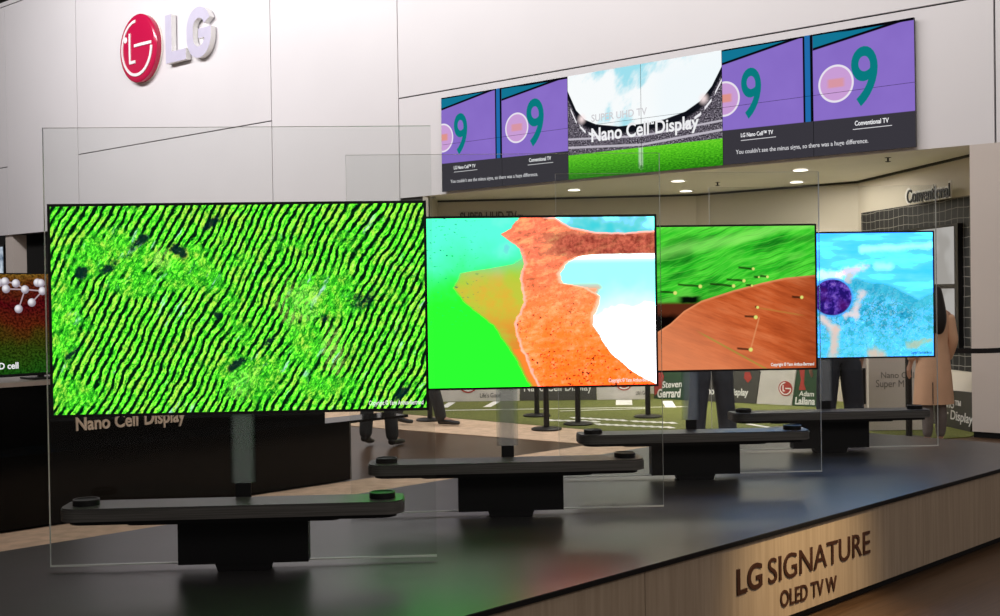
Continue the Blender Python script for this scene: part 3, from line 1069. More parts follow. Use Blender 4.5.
LOC = Fr((0, 0, 0), (1, 0, 0), (0, 0, 1), (0, -1, 0))   # local: x right, z up, out towards -y
tv_specs = [
    (screen_terraces(), 'largest, nearest wallpaper television showing bright green terraced fields'),
    (screen_coast(), 'wallpaper television showing an orange coast between green water and a white lagoon'),
    (screen_hills(), 'wallpaper television showing a green hillside above a red ploughed field'),
    (screen_ice(), 'smallest, farthest wallpaper television showing cyan water and a purple disc'),
]
glass_l = ['tall clear glass pane on a black block, behind the green terraced fields television',
           'tall clear glass pane on a black block, behind the orange coast television',
           'tall clear glass pane on a black block, behind the green hillside television',
           'tall clear glass pane on a black block, behind the cyan water television']
bar_l = ['nearest black soundbar, below the green terraced fields television, with green sheen at its end',
         'black soundbar below the orange coast television',
         'black soundbar below the green hillside television, blue sheen on its top',
         'farthest black soundbar, below the cyan water television']


def make_glass_stand():
    r = thing('glass_stand', '', 'glass stand')
    bm = bmesh.new()
    fsx = box(bm, -TW / 2 - .018, TW / 2 + .022, GZ0, GZ1, -.03, -.014, LOC)
    for f in fsx:
        f.material_index = 0 if abs(f.calc_center_median().x) < .5 and GZ0 + .1 < f.calc_center_median().z < GZ1 - .1 else 1
    p = part('glass_pane', bm, [M['glass'], M['glass_edge']], r, local=True)
    bm = bmesh.new(); box(bm, -TW / 2 - .018, TW / 2 + .022, GZ0 - .0055, GZ0 - .0003, -.03, -.014, LOC); part('bottom_edge_glint', bm, M['glass_edge'], p, local=True)  # pale strip added below the pane: its lit edge put into colour
    bm = bmesh.new(); box(bm, -.242, .258, ST + .03, ST + .206, -.0118, .075, LOC)
    part('clamp_block', bm, M['black_plastic'], r, local=True)
    bm = bmesh.new()
    prism(bm, [(-.092, ST + .001), (.108, ST + .001), (.118, ST + .0295), (-.102, ST + .0295)], -.0118, .07, LOC)
    part('foot', bm, M['black_plastic'], r, local=True)
    bm = bmesh.new(); box(bm, -.052, .052, ST + .33, TZ + .02, -.0135, -.0115, LOC); part('cable_film', bm, M['frost'], r, local=True)
    bm = bmesh.new(); box(bm, -.03, .03, ST + .214, ST + .33, -.0135, -.002, LOC); part('cable_clip', bm, M['black_plastic'], r, local=True)
    return r


def make_soundbar():
    r = thing('soundbar', '', 'soundbar')
    z0 = ST + .207
    H = .648
    top = Fr((0, 0, 0), (1, 0, 0), (0, -1, 0), (0, 0, 1))     # y of outline = towards the viewer
    def outline(L, y0, y1, rf, rb):
        pts = []
        for cx, cy, a0, rr in ((L - rf, y1 - rf, 0, rf), (-L + rf, y1 - rf, pi / 2, rf), (-L + rb, y0 + rb, pi, rb), (L - rb, y0 + rb, 3 * pi / 2, rb)):
            for k in range(9):
                a = a0 + pi / 2 * k / 8
                pts.append((cx + rr * cos(a), cy + rr * sin(a)))
        return pts
    bm = bmesh.new(); prism(bm, outline(H, .004, .205, .07, .03), z0 + .022, z0 + .064, top); bevel(bm, .004, 2, 60); part('grille_body', bm, M['grille'], r, True, True)
    bm = bmesh.new(); prism(bm, outline(H - .004, .008, .201, .068, .028), z0 + .0645, z0 + .071, top); bevel(bm, .003, 2, 60); part('top_plate', bm, M['dark_top'], r, True, True)
    bm = bmesh.new(); prism(bm, outline(H - .03, .02, .185, .06, .02), z0 + .006, z0 + .0215, top); part('underside', bm, M['black_plastic'], r, False, True)
    bm = bmesh.new(); prism(bm, outline(.40, .03, .175, .03, .02), z0, z0 + .0055, top); part('mounting_plate', bm, M['black_plastic'], r, False, True)
    for sx in (-1, 1):
        f = Fr((sx * (H - .085), -.105, z0 + .0712), (1, 0, 0), (0, 1, 0), (0, 0, 1))
        bm = bmesh.new(); lathe(bm, [(.05, 0), (.05, .018), (.047, .021), (.043, .0215), (.040, .0195), (0, .0195)], f, 40)
        d = part('upfiring_speaker', bm, M['black_plastic'], r, True, True)
        bm = bmesh.new(); ring(bm, .0435, .0495, .0212, .0228, f); part('speaker_rim', bm, M['black_metal'], d, True, True)
    return r


stand0, bar0 = make_glass_stand(), make_soundbar()
for i in range(4):
    o = set_origin(i)
    mat, lab = tv_specs[i]
    r = thing('wallpaper_television', lab, 'television', (o.x, o.y, TZ), YAW, 'wallpaper televisions on the platform')
    bm = bmesh.new()
    box(bm, -TW / 2, TW / 2, 0, TH, -.0105, -.002, LOC)
    part('back_panel', bm, M['bezel'], r, local=True)
    b = .0105
    bm = bmesh.new()
    box(bm, -TW / 2, TW / 2, 0, b, -.0018, .0014, LOC); box(bm, -TW / 2, TW / 2, TH - b, TH, -.0018, .0014, LOC)
    box(bm, -TW / 2, -TW / 2 + b, b, TH - b, -.0018, .0014, LOC); box(bm, TW / 2 - b, TW / 2, b, TH - b, -.0018, .0014, LOC)
    part('bezel', bm, M['bezel'], r, local=True)
    bm = bmesh.new()
    box(bm, -TW / 2 + b + .0002, TW / 2 - b - .0002, b + .0002, TH - b - .0002, -.0018, 0, LOC)
    uv_quads(bm, lambda c: ((c.x + TW / 2 - b) / (TW - 2 * b), (c.z - b) / (TH - 2 * b)))
    scr = part('screen', bm, mat, r, local=True)
    X1 = TW / 2 - b - .012
    wtx = (.215, .22, .25, .14)[i]
    bm = text_fit('Copyright © Yann Arthus-Bertrand', LOC, (X1 - wtx, .024), (X1, .024), (X1 - wtx, .042), .0004, .0006, .02, px=False)
    part('caption', bm, M['dark_caption'] if i == 3 else M['glow_caption'], scr, local=True)
    gs = stand0 if i == 0 else copy_tree(stand0)
    gs.location = (o.x, o.y, 0); gs.rotation_euler = (0, 0, YAW)
    tag(gs, glass_l[i], 'glass stand', 'glass stands on the platform')
    sb = bar0 if i == 0 else copy_tree(bar0)
    sb.location = (o.x - .014 * ux, o.y - .014 * uy, 0); sb.rotation_euler = (0, 0, YAW)
    tag(sb, bar_l[i], 'soundbar', 'soundbars on the platform')

# ------------------------------------------------------------------ video wall
vw = Fr(WALL.p(0, 0, 0), WD, (0, 0, 1), WN)
OFF = .06
c_tl, c_tr = vw.hit(441, 98, OFF), vw.hit(914, 17, OFF)
c_bl, c_br = vw.hit(442, 192, OFF), vw.hit(916, 147, OFF)


def vq(a, b):
    """point of the video wall: a 0..1 across, b 0..1 up"""
    lo = (c_bl[0] + (c_br[0] - c_bl[0]) * a, c_bl[1] + (c_br[1] - c_bl[1]) * a)
    hi = (c_tl[0] + (c_tr[0] - c_tl[0]) * a, c_tl[1] + (c_tr[1] - c_tl[1]) * a)
    return (lo[0] + (hi[0] - lo[0]) * b, lo[1] + (hi[1] - lo[1]) * b)


base = vw.p((c_bl[0] + c_br[0]) / 2, min(c_bl[1], c_br[1]), .01)
wallv = thing('video_wall', 'wide video wall of twelve tiled panels mounted on the white fascia', 'video wall', base)
bm = bmesh.new()
e = .004
prism(bm, [vq(e, e * 2), vq(1 - e, e * 2), vq(1 - e, 1 - e * 2), vq(e, 1 - e * 2)], .001, OFF - .032, vw)
part('mounting_frame', bm, M['bezel'], wallv)
m_cmp, m_std = screen_compare(), screen_stadium()
for r_ in range(2):
    for c_ in range(6):
        a0, a1, b0, b1 = c_ / 6 + .0004, (c_ + 1) / 6 - .0004, r_ / 2 + .0015, (r_ + 1) / 2 - .0015
        bm = bmesh.new()
        q = [(a0, b0), (a1, b0), (a1, b1), (a0, b1)]
        fs_ = prism(bm, [vq(*k) for k in q], OFF - .03, OFF, vw)
        L = bm.loops.layers.uv.verify()
        for f in bm.faces: f.material_index = 0
        fs_[1].material_index = 1
        sec = c_ // 2
        for lp, k in zip(fs_[1].loops, q):
            lp[L].uv = (k[0] * 3 - sec, k[1])
        part('display_panel', bm, [M['bezel'], m_std if sec == 1 else m_cmp], wallv)


def vtext(s, sec, u0, v0, u1, v1, h, mat, bold=0, d=.0015, shear=0, name='screen_text'):
    """screen lettering, section-relative"""
    A_, B_ = vq((sec + u0) / 3, v0), vq((sec + u1) / 3, v1)
    T_ = vq((sec + u0) / 3, v0 + h)
    bm = text_fit(s, vw, A_, B_, T_, OFF + .0008, d, bold, shear, px=False)
    part(name, bm, mat, wallv)


for sec in (0, 2):
    vtext('9', sec, .11, .385, .222, .38, .42, M['glow_teal'], .014, name='screen_numeral')
    vtext('9', sec, .695, .375, .825, .37, .46, M['glow_teal'], .014, name='screen_numeral')
    vtext('LG Nano Cell™ TV', sec, .105, .225, .285, .222, .035, M['glow_white'], .018)
    vtext('Conventional TV', sec, .71, .215, .875, .212, .038, M['glow_white'], .018)
    vtext("You couldn't see the minus signs, so there was a huge difference.", sec, .075, .085, .775, .07, .036, M['glow_soft'], .008)
    for ua, ub, vv in ((.105, .3, .2), (.70, .89, .19)):
        bm = bmesh.new()
        prism(bm, [vq((sec + ua) / 3, vv - .006), vq((sec + ub) / 3, vv - .006), vq((sec + ub) / 3, vv), vq((sec + ua) / 3, vv)], OFF + .0008, OFF + .0018, vw)
        part('screen_underline', bm, M['glow_soft'], wallv)
bm = text_fit('SUPER UHD TV', vw, (591.5, 122), (647, 114.6), (590.8, 115), OFF + .0008, .0015, .012); part('screen_text', bm, M['glow_soft'], wallv)
bm = text_fit('Nano Cell', vw, (591.5, 142.3), (649, 134.6), (590.6, 128.6), OFF + .0008, .0015, .022); part('screen_text', bm, M['glow_white'], wallv)
bm = text_fit('™', vw, (648.6, 126.5), (654.0, 125.7), (648.6, 122.6), OFF + .0008, .0015, .015); part('screen_text', bm, M['glow_white'], wallv)
bm = text_fit('Display', vw, (655.5, 133.8), (699, 128.0), (654.8, 120.6), OFF + .0008, .0015, .022); part('screen_text', bm, M['glow_white'], wallv)

# ------------------------------------------------------------------ wall emblem and letters
M['emblem_red'] = Sh('emblem_red').pbr((.5, .008, .06), .16, 0, .5)
M['emblem_white'] = plain('emblem_white', (.85, .83, .84), .3, var=.01)
M['letter'] = plain('pale_letter', (.56, .53, .66), .35, var=.02)


def emblem(fr_c, R, parent_label, name, cat, depth):
    r = thing(name, parent_label, cat, fr_c.o)
    bm = bmesh.new()
    lathe(bm, [(R * .97, .002), (R, depth * .25), (R, depth * .7), (R * .97, depth * .8), (R * .9, depth * .86), (R * .6, depth * .96), (R * .3, depth), (0, depth)], fr_c, 72)
    part('disc', bm, M['emblem_red'], r, True)
    bm = bmesh.new()
    lathe(bm, [(R * 1.015, .001), (R * 1.015, depth * .12), (R * 1.002, depth * .15)], fr_c, 72)
    part('rim', bm, M['soffit'], r, True)
    def dz(x, y):
        q = sqrt(x * x + y * y)
        prof = [(0, depth), (.3, depth), (.6, depth * .96), (.9, depth * .86), (.97, depth * .8)]
        for (a, ha), (b, hb) in zip(prof, prof[1:]):
            if q <= b: return ha + (hb - ha) * (q - a) / (b - a)
        return depth * .8
    def raise_(pts_list, nm):
        bm = bmesh.new()
        for strip in pts_list:
            rows = [[bm.verts.new(fr_c.p(x * R, y * R, dz(x, y) + h)) for x, y in strip] for h in (-.01, .014)]
            n = len(strip)
            half = n // 2
            for k in range(half - 1):
                bm.faces.new((rows[1][k], rows[1][k + 1], rows[1][n - 2 - k], rows[1][n - 1 - k]))
            for k in range(n):
                j = (k + 1) % n
                bm.faces.new((rows[0][k], rows[0][j], rows[1][j], rows[1][k]))
        part(nm, bm, M['emblem_white'], r)
    arc = [(.79 * cos(a), .79 * sin(a)) for a in [radians(-2 - k * 5) for k in range(54)]]
    bar = [(x / 10, .02) for x in range(8, -3, -1)]
    raise_([ribbon(arc, .085), ribbon([(.79, .06), (.6, .06), (.4, .06), (.2, .06), (-.08, .06)], .085)], 'face_outline')
    raise_([ribbon([(-.33, .46), (-.33, .2), (-.33, 0), (-.33, -.2), (-.33, -.445)], .085), ribbon([(-.3, -.405), (-.2, -.405), (-.04, -.405)], .085)], 'nose')
    bm = bmesh.new()
    f2 = Fr(fr_c.p(-.58 * R, .3 * R, dz(-.58, .3) - .006), fr_c.u, fr_c.v, fr_c.n)
    lathe(bm, [(R * .09, 0), (R * .09, .016), (R * .07, .022), (0, .022)], f2, 24)
    part('eye', bm, M['emblem_white'], r, True)
    return r


ec = WALL.hit(139.5, 49, .1)
h0, h1 = WALL.hit(139.5, 13, .1), WALL.hit(139.5, 83.5, .1)
R_ = (h0[1] - h1[1]) / 2
emblem(Fr(WALL.p(ec[0], (h0[1] + h1[1]) / 2, .002), WALL.u, WALL.v, WALL.n), R_ * .97, 'round glossy red emblem with white winking face outline on the white wall', 'wall_emblem', 'emblem', .17)
# letters L and G
M['letter_side'] = plain('white_letter_return', (.85, .84, .83), .35, var=.01)
LD = .12


def two_tone(bm):
    for f in bm.faces:
        f.normal_update()
        f.material_index = 0 if abs(f.normal.dot(WALL.n)) > .9 else 1


p_bl, p_br, p_tl = WALL.hit(165.8, 64, LD), WALL.hit(186, 60.3, LD), WALL.hit(165.4, 15.7, LD)
hh = p_tl[1] - p_bl[1]; ww = p_br[0] - p_bl[0]
tck = hh * .225
lx, ly = p_bl
o = bmesh.new()
prism(o, [(lx, ly), (lx + ww, ly), (lx + ww, ly + tck), (lx + tck, ly + tck), (lx + tck, ly + hh), (lx, ly + hh)], .02, LD, WALL)
two_tone(o)
ob = part('wall_letter', o, [M['letter'], M['letter_side']])
tag(ob, 'big raised pale letter L between the red emblem and the letter G', 'wall letter', 'big raised wall letters')
g_l, g_r, g_t, g_b = WALL.hit(186.5, 35, LD)[0], WALL.hit(210.8, 33, LD)[0], WALL.hit(199, 6.3, LD)[1], WALL.hit(199, 57.5, LD)[1]
gw, gh = (g_r - g_l), (g_t - g_b)
cx, cy = (g_l + g_r) / 2, (g_t + g_b) / 2
ax, ay = gw / 2 - tck / 2, gh / 2 - tck / 2
rr = ax
path = []
yc = cy + (ay - rr)
for k in range(15):
    a = radians(22 + (180 - 22) * k / 14); path.append((cx + ax * cos(a), yc + rr * sin(a)))
yc2 = cy - (ay - rr)
for k in range(19):
    a = radians(180 + 180 * k / 18); path.append((cx + ax * cos(a), yc2 + rr * sin(a)))
path += [(cx + ax, cy - .03), (cx + ax, cy + tck * .3)]
o = bmesh.new()
prism(o, ribbon(path, tck), .02, LD, WALL)
yb = cy + tck * .3
prism(o, [(cx - .01, yb - tck * .85), (cx + ax - tck / 2 + .002, yb - tck * .85), (cx + ax - tck / 2 + .002, yb), (cx - .01, yb)], .0202, LD - .0003, WALL)
two_tone(o)
ob = part('wall_letter', o, [M['letter'], M['letter_side']])
tag(ob, 'big raised pale letter G, the farther of the two wall letters from the red emblem', 'wall letter', 'big raised wall letters')

# ------------------------------------------------------------------ ceiling lights of the booth
dl_lab = ['round ceiling downlight in the soffit below the purple part of the video wall',
          'round ceiling downlight nearer the fascia, of the pair below the stadium picture',
          'round ceiling downlight farther into the booth, of the pair below the stadium picture',
          'round ceiling downlight nearest the fascia above the hillside television',
          'round ceiling downlight behind its neighbour above the hillside television']
dls = [(574, 190), (678, 181), (686, 191), (800.5, 170), (796.5, 182)]
proto = None
for k, (px, py) in enumerate(dls):
    c = at_z(px, py, SOF - .006)
    if proto is None:
        proto = thing('downlight', '', 'ceiling light', (c.x, c.y, SOF - .012))
        f = Fr((0, 0, 0), (1, 0, 0), (0, 1, 0), (0, 0, 1))
        bm = bmesh.new(); ring(bm, .085, .115, .0, .0075, f); part('trim_ring', bm, M['emblem_white'], proto, True, True)
        bm = bmesh.new(); lathe(bm, [(.084, .001), (.084, .007)], f, 32); part('lamp_lens', bm, M['lamp'], proto, True, True)
        o = proto
    else:
        o = copy_tree(proto)
        o.location = (c.x, c.y, SOF - .012)
    tag(o, dl_lab[k], 'ceiling light', 'booth downlights')
    ld = bpy.data.lights.new('spot', 'SPOT'); ld.energy = 45; ld.spot_size = radians(110); ld.spot_blend = .8; ld.color = (1, .92, .8); ld.shadow_soft_size = .08
    lo = bpy.data.objects.new('downlight_lamp', ld); C.objects.link(lo); lo.parent = o; lo.location = (0, 0, -.03)
for k, (px, py) in enumerate(((717.6, 186), (888, 162))):
    c = at_z(px, py, SOF - .05)
    f = Fr((c.x, c.y, SOF - .052), (1, 0, 0), (0, 1, 0), (0, 0, 1))
    r = thing('sprinkler', ['small dark sprinkler head in the booth ceiling near the pair of lights', 'small dark sprinkler head in the booth ceiling above the Conventional sign'][k], 'sprinkler', f.o, 0, 'ceiling sprinklers')
    bm = bmesh.new(); lathe(bm, [(.012, .0), (.03, .003), (.03, .008), (.01, .012), (.01, .046), (.035, .048), (.035, .0515)], f, 16); part('nozzle', bm, M['black_metal'], r, True)

# ------------------------------------------------------------------ signs in the booth
off = .03
bm = text_fit('SUPER UHD TV', FA, (460.5, 223), (517, 221.6), (460.5, 212.6), .002, off, .012)
ob = part('sign_lettering', bm, plain('brown_letter', (.12, .1, .085), .5)); tag(ob, 'dark raised letters on the beige wall just above the orange coast television', 'lettering')
ob['label'] = 'dark raised wall letters reading SUPER UHD TV above the orange coast television'
bm = text_fit('™', FA, (518, 218), (523, 217.8), (518, 215), .002, off, .0); ob2 = part('trademark_symbol', bm, ob.data.materials[0], ob)

cs = thing('hanging_sign', 'black word Conventional on a white contour backing in front of the net', 'sign', FR.p(*FR.hit(929, 205, .12), .12))
bm = text_fit('Conventional', FR, (907.6, 203.2), (950.3, 196.6), (907.6, 190.4), .12, .012, .01)
part('raised_lettering', bm, M['black_plastic'], cs)
bm = text_fit('Conventional', FR, (906, 204.4), (951.8, 197.6), (906, 188.6), .108, .011, .085)
part('contour_backing', bm, M['white_print'], cs)
for px in (916, 942):
    a_, b_ = FR.hit(px, 197, .1)
    bm = bmesh.new(); box(bm, a_ - .01, a_ + .01, b_ - .01, b_ + .01, .0045, .1078, FR)
    part('wall_spacer', bm, M['black_metal'], cs)

# net panel and lightboxes on the right wall
n0, n1 = FR.hit(861.5, 213)[0], LR - .05
ztop = FR.hit(861.5, 213)[1]; zbot = FR.hit(972, 372)[1]
zt2 = FR.hit(972, 195)[1]
net = bmesh.new()
fs_ = prism(net, [(n0, zbot), (n1, zbot), (n1, zt2), (n0, ztop)], .001, .004, FR)
L = net.loops.layers.uv.verify()
for f in net.faces:
    for lp in f.loops:
        dd = lp.vert.co - FR.o
        lp[L].uv = (dd.dot(FR.u) / 2.6, dd.z / 2.6)
ob = part('net_panel', net, M['net']); tag(ob, 'black wall panel covered with pale goal netting on the booth side wall', 'net')
x1_, zt = FR.hit(957.5, 223, .06); x0_ = x1_ - 1.75; zb = FR.hit(957.5, 349, .06)[1]
lb = thing('wall_display', 'pale grey stacked wall display with black frame on the netted wall', 'display', FR.p((x0_ + x1_) / 2, zb, .0045))
bm = bmesh.new(); box(bm, x0_, x1_, zb, zt, .0045, .06, FR); part('frame', bm, M['bezel'], lb)
s = Sh('lightbox_grey'); u, v, w = s.obj()
M['lightbox'] = s.emit(s.mix(s.sm(s.noise(s.vec(u, v, w), 1.6, 2), .45, .55), srgb(170, 166, 160), srgb(186, 183, 178)), .85)
zm = (zt + zb) / 2
for a, b in ((zb + .03, zm - .025), (zm + .025, zt - .03)):
    bm = bmesh.new(); box(bm, x0_ + .03, x1_ - .085, a, b, .0605, .063, FR); part('screen', bm, M['lightbox'], lb)

# board lower right
BD = Fr(FR.p(0, 0, .25), FR.u, (0, 0, 1), FR.n)
def flatboard(name, fr, pts, mat, label, cat='board', d0=-.03, d1=0, group=None):
    bm = bmesh.new()
    z = min(fr.hit(*k)[1] for k in pts)
    r = thing(name, label, cat, fr.p(fr.hit(*pts[0])[0], max(.009, z), -.015), 0, group)
    prism(bm, [(fr.hit(*k)[0], max(.01, fr.hit(*k)[1])) for k in pts], d0, d1, fr)
    part('panel', bm, mat, r)
    return r


r = flatboard('advertising_board', BD, [(925, 448), (970, 446), (977, 393), (925, 388)], M['grey_board'], 'slanted charcoal board reading Display on the floor behind the woman in peach', 'board')
bm = text_fit('nano™', BD, (940, 406), (961, 410), (941, 398), .0006, .002, .015); part('print', bm, M['white_print'], r)
bm = text_fit('our Display', BD, (938, 416), (973, 424.5), (939, 407), .0006, .002, .015, .15); part('print', bm, M['white_print'], r)

# perimeter boards along the back of the pitch
pA, pB = at_z(432, 402.5, 0), at_z(655, 399.8, 0)
BA = Fr(V3((pA.x, pA.y, 0)), pB - pA, (0, 0, 1), V3(((pB - pA).y, -(pB - pA).x, 0)))
BA.u = V3((pB - pA).to_tuple()[:2] + (0,)).normalized(); BA.n = V3((BA.u.y, -BA.u.x, 0))
pC, pD = at_z(690, 401, 0), at_z(816, 407.5, 0)
u_ = (pD - pC); u_.z = 0
BB = Fr(V3((pC.x, pC.y, 0)), u_, (0, 0, 1), V3((u_.y, -u_.x, 0)))
TOPY = 338
G_ = 'advertising boards along the pitch'


def logo(fr, px, py, rpx, r):
    c = fr.hit(px, py); e_ = fr.hit(px, py - rpx)
    R = e_[1] - c[1]
    f = Fr(fr.p(c[0], c[1], .0006), fr.u, fr.v, fr.n)
    bm = bmesh.new(); lathe(bm, [(R, 0), (R, .004)], f, 32); d = part('emblem_disc', bm, M['red_print'], r)
    bm = bmesh.new(); ring(bm, R * .7, R * .85, .0042, .006, f, radians(-270), 0, 32)
    box(bm, R * .0, R * .75, -R * .06, R * .1, .0042, .0058, f); box(bm, -R * .4, -R * .26, -R * .4, R * .45, .0042, .0058, f); box(bm, -R * .26, -R * .05, -R * .4, -R * .26, .0042, .0058, f)
    part('emblem_line', bm, M['white_print'], d)


def board(fr, x0, y0, x1, y1, mat, label, sl=0):
    return flatboard('advertising_board', fr, [(x0, y0), (x1, y1), (x1 + sl, TOPY), (x0 + sl, TOPY)], mat, label, 'board', group=G_)


r = board(BA, 432, 402.5, 519.5, 401.6, M['pale_board'], "white pitch-side board with red emblem, behind the walking person's shoe")
logo(BA, 468, 383, 10, r)
bm = text_fit("Life's Good", BA, (480, 397.6), (501, 397.3), (480, 393.2), .0006, .002, .01); part('print', bm, M['grey_board'], r)
r = board(BA, 520, 401.6, 596.5, 400.8, M['grey_board'], 'charcoal pitch-side board reading Nano Cell Display below the orange coast television')
bm = text_fit('Nano Cell Display', BA, (524, 391.5), (592, 390.6), (524, 383), .0006, .002, .015); part('print', bm, M['white_print'], r)
r = board(BA, 597, 400.8, 650, 399.9, M['pale_board'], 'white pitch-side board with red emblem, between the charcoal board and the green Gerrard board')
logo(BA, 624, 382, 8.5, r)
bm = text_fit("Life's Good", BA, (636, 395), (649, 394.8), (636, 391), .0006, .002, .01); part('print', bm, M['grey_board'], r)
r = board(BB, 654, 401.5, 689, 401.2, M['green_board'], 'dark green pitch-side board reading Steven Gerrard')
bm = text_fit('Steven', BB, (662, 388), (682, 387), (662, 381.5), .0006, .002, .015, .15); part('print', bm, M['white_print'], r)
bm = text_fit('Gerrard', BB, (657.5, 397.6), (681, 397.4), (657.5, 389), .0006, .002, .03, .15); part('print', bm, M['white_print'], r)
bm = bmesh.new(); prism(bm, [BB.hit(*k) for k in ((654.5, 396), (662, 388), (664, 376), (660, 366), (654.5, 364))], .0006, .002, BB); part('player_print', bm, M['red_print'], r)
r = board(BB, 689.5, 401.2, 755.5, 404.6, M['grey_board'], 'charcoal pitch-side board behind the legs in dark jeans', 9)
bm = text_fit('Nano Cell Display', BB, (700, 394), (748.5, 396), (701, 387), .0006, .002, .03, .15); part('print', bm, M['white_print'], r)
bm = bmesh.new(); prism(bm, [BB.hit(*k) for k in ((745, 372), (750, 372), (752, 378), (748, 383), (744, 378))], .0006, .002, BB); part('player_print', bm, M['red_print'], r)
r = board(BB, 756.5, 404.6, 791.5, 406.4, M['pale_board'], 'white slanted pitch-side board with red emblem, beside the green Lallana board', 9)
logo(BB, 785.5, 388.5, 7.5, r)
r = board(BB, 792.3, 406.4, 822, 408, M['green_board'], 'dark green pitch-side board reading Lallana', 9)
bm = text_fit('Lallana', BB, (795, 404.4), (815, 405), (796, 397), .0006, .002, .03, .15); part('print', bm, M['white_print'], r)
bm = text_fit('Adam', BB, (799, 396), (814, 396.5), (800, 391), .0006, .002, .015, .15); part('print', bm, M['white_print'], r)
bm = bmesh.new(); prism(bm, [BB.hit(*k) for k in ((799, 366), (805, 366), (804, 384), (806, 390), (799, 390), (801, 380))], .0006, .002, BB); part('player_print', bm, M['red_print'], r)

# beige podium behind the farthest set
PY = 12.7
PF = Fr(V3((at_y(887, 400, PY).x, PY, 0)), (1, .02, 0), (0, 0, 1), (.02, -1, 0))
r = thing('podium', 'beige podium reading Nano Cell, behind the farthest soundbar', 'podium', PF.o)
x0_, x1_ = PF.hit(869, 400)[0], PF.hit(925, 400)[0]
z1_ = PF.hit(880, 352)[1]
bm = bmesh.new(); box(bm, x0_, x1_, .012, z1_, -.45, 0, PF); bevel(bm, .005, 1); part('body', bm, M['column'], r)
bm = bmesh.new(); box(bm, x0_ - .012, x1_ + .012, z1_ + .001, z1_ + .025, -.47, .012, PF); part('top', bm, M['pale_board'], r)
gp_ = plain('grey_print', (.2, .18, .16), .6)
bm = text_fit('Nano Cell', PF, (881, 378), (914, 378), (881, 372), .0006, .002, .0); part('print', bm, gp_, r)
bm = text_fit('Super M', PF, (876, 387), (904, 387), (876, 380), .0006, .002, .0); part('print', bm, gp_, r)

# narrow printed pillar boards left of the podium
r = thing('banner_stand', 'narrow white banner with black vertical print beside the beige podium', 'banner', (at_y(861.5, 400, 12.3).x, 12.3, 0))
f = Fr((at_y(861.5, 400, 12.3).x, 12.3, 0), (1, 0, 0), (0, 0, 1), (0, -1, 0))
bm = bmesh.new(); box(bm, -.055, .055, .02, 1.35, -.02, 0, f); part('panel', bm, M['column'], r)
bm = bmesh.new(); box(bm, .012, .045, .33, .7, .0005, .002, f); part('black_stripe', bm, M['black_plastic'], r)
bm = bmesh.new(); box(bm, -.07, .07, .0085, .0195, -.06, .04, f); part('base', bm, M['black_metal'], r)

# ------------------------------------------------------------------ stanchions
def make_stanchion():
    r = thing('stanchion', '', 'stanchion')
    f = Fr((0, 0, 0), (1, 0, 0), (0, 1, 0), (0, 0, 1))
    bm = bmesh.new(); lathe(bm, [(.165, 0), (.17, .006), (.17, .014), (.15, .024), (.05, .032), (0, .032)], f, 40); part('base', bm, M['black_metal'], r, True, True)
    bm = bmesh.new(); lathe(bm, [(.032, .0325), (.032, .90)], f, 24); part('post', bm, M['black_metal'], r, True, True)
    bm = bmesh.new(); lathe(bm, [(.036, .9005), (.036, .985), (.03, .995), (0, .995)], f, 24); part('belt_head', bm, M['black_plastic'], r, True, True)
    return r


sts = [(546.5, 429.5, 'black stanchion nearest the viewer, its base on the beige carpet below the coast television'),
       (578, 424.3, 'black stanchion on the carpet edge, second from the right below the coast television'),
       (537, 416, 'black stanchion on the turf farther back, partly behind the nearest stanchion'),
       (648, 417, 'black stanchion on the turf beside the green Gerrard board'),
       (430, 420.3, 'black stanchion beside the walking shoe'),
       (909, 455, 'black stanchion behind the peach coat, its belt reaching the right column')]
s0 = make_stanchion()
for k, (px, py, lab) in enumerate(sts):
    c = at_z(px, py, .01) if k < 5 else V3((at_y(908.8, 400, 11.95).x, 11.95, 0))
    o = s0 if k == 0 else copy_tree(s0)
    z = tz + .0006
    o.location = (c.x, c.y, z)
    tag(o, lab, 'stanchion', 'black belt stanchions')
    if k == 5:
        bm = bmesh.new()
        a_ = V3((c.x + .04, c.y, 0)); b_ = at_y(1022, 350, 11.2)
        ua = V3((b_.x - a_.x, b_.y - a_.y, 0))
        f = Fr(a_, ua, (0, 0, 1), V3((ua.y, -ua.x, 0)))
        n = 16; Lb = ua.length
        top = [(Lb * i / n, .955 - .03 * sin(pi * i / n)) for i in range(n + 1)]
        prism(bm, top + [(x_, y_ - .048) for x_, y_ in reversed(top)], -.002, .002, f)
        part('belt', bm, M['black_plastic'], o)

# ------------------------------------------------------------------ dark counter on the left
cu = V3((q2, q2, 0)); cn = V3((q2, -q2, 0))
CT = Fr((-1.24, 9.85, 0), cu, (0, 0, 1), cn)
counter = thing('display_counter', 'long glossy black counter with raised Nano Cell Display lettering', 'counter', (-3.0, 8.2, 0))
bm = bmesh.new(); box(bm, -7, 0, .008, .47, -.5, 0, CT); bevel(bm, .004, 1); part('plinth', bm, M['gloss_black'], counter)
bm = bmesh.new(); box(bm, -7, .62, .4705, .492, -.34, .0, CT); bevel(bm, .003, 1); part('ledge', bm, M['gloss_black'], counter)
rx_ = CT.hit(325, 420, -.22)[0]
bm = bmesh.new(); box(bm, -7, rx_, .4925, .935, -.95, -.22, CT); part('upper_cabinet', bm, M['gloss_black'], counter)
bm = bmesh.new(); box(bm, -7.02, rx_ + .02, .9355, .965, -.97, -.2, CT); bevel(bm, .003, 1); part('worktop', bm, M['counter_top'], counter)
CL = Fr(CT.p(0, 0, -.22), cu, (0, 0, 1), cn)
bm = text_fit('Nano Cell', CL, (75.5, 431), (137.5, 425.6), (75, 417.5), .0005, .012, .02); part('raised_lettering', bm, M['gold_letter'], counter)
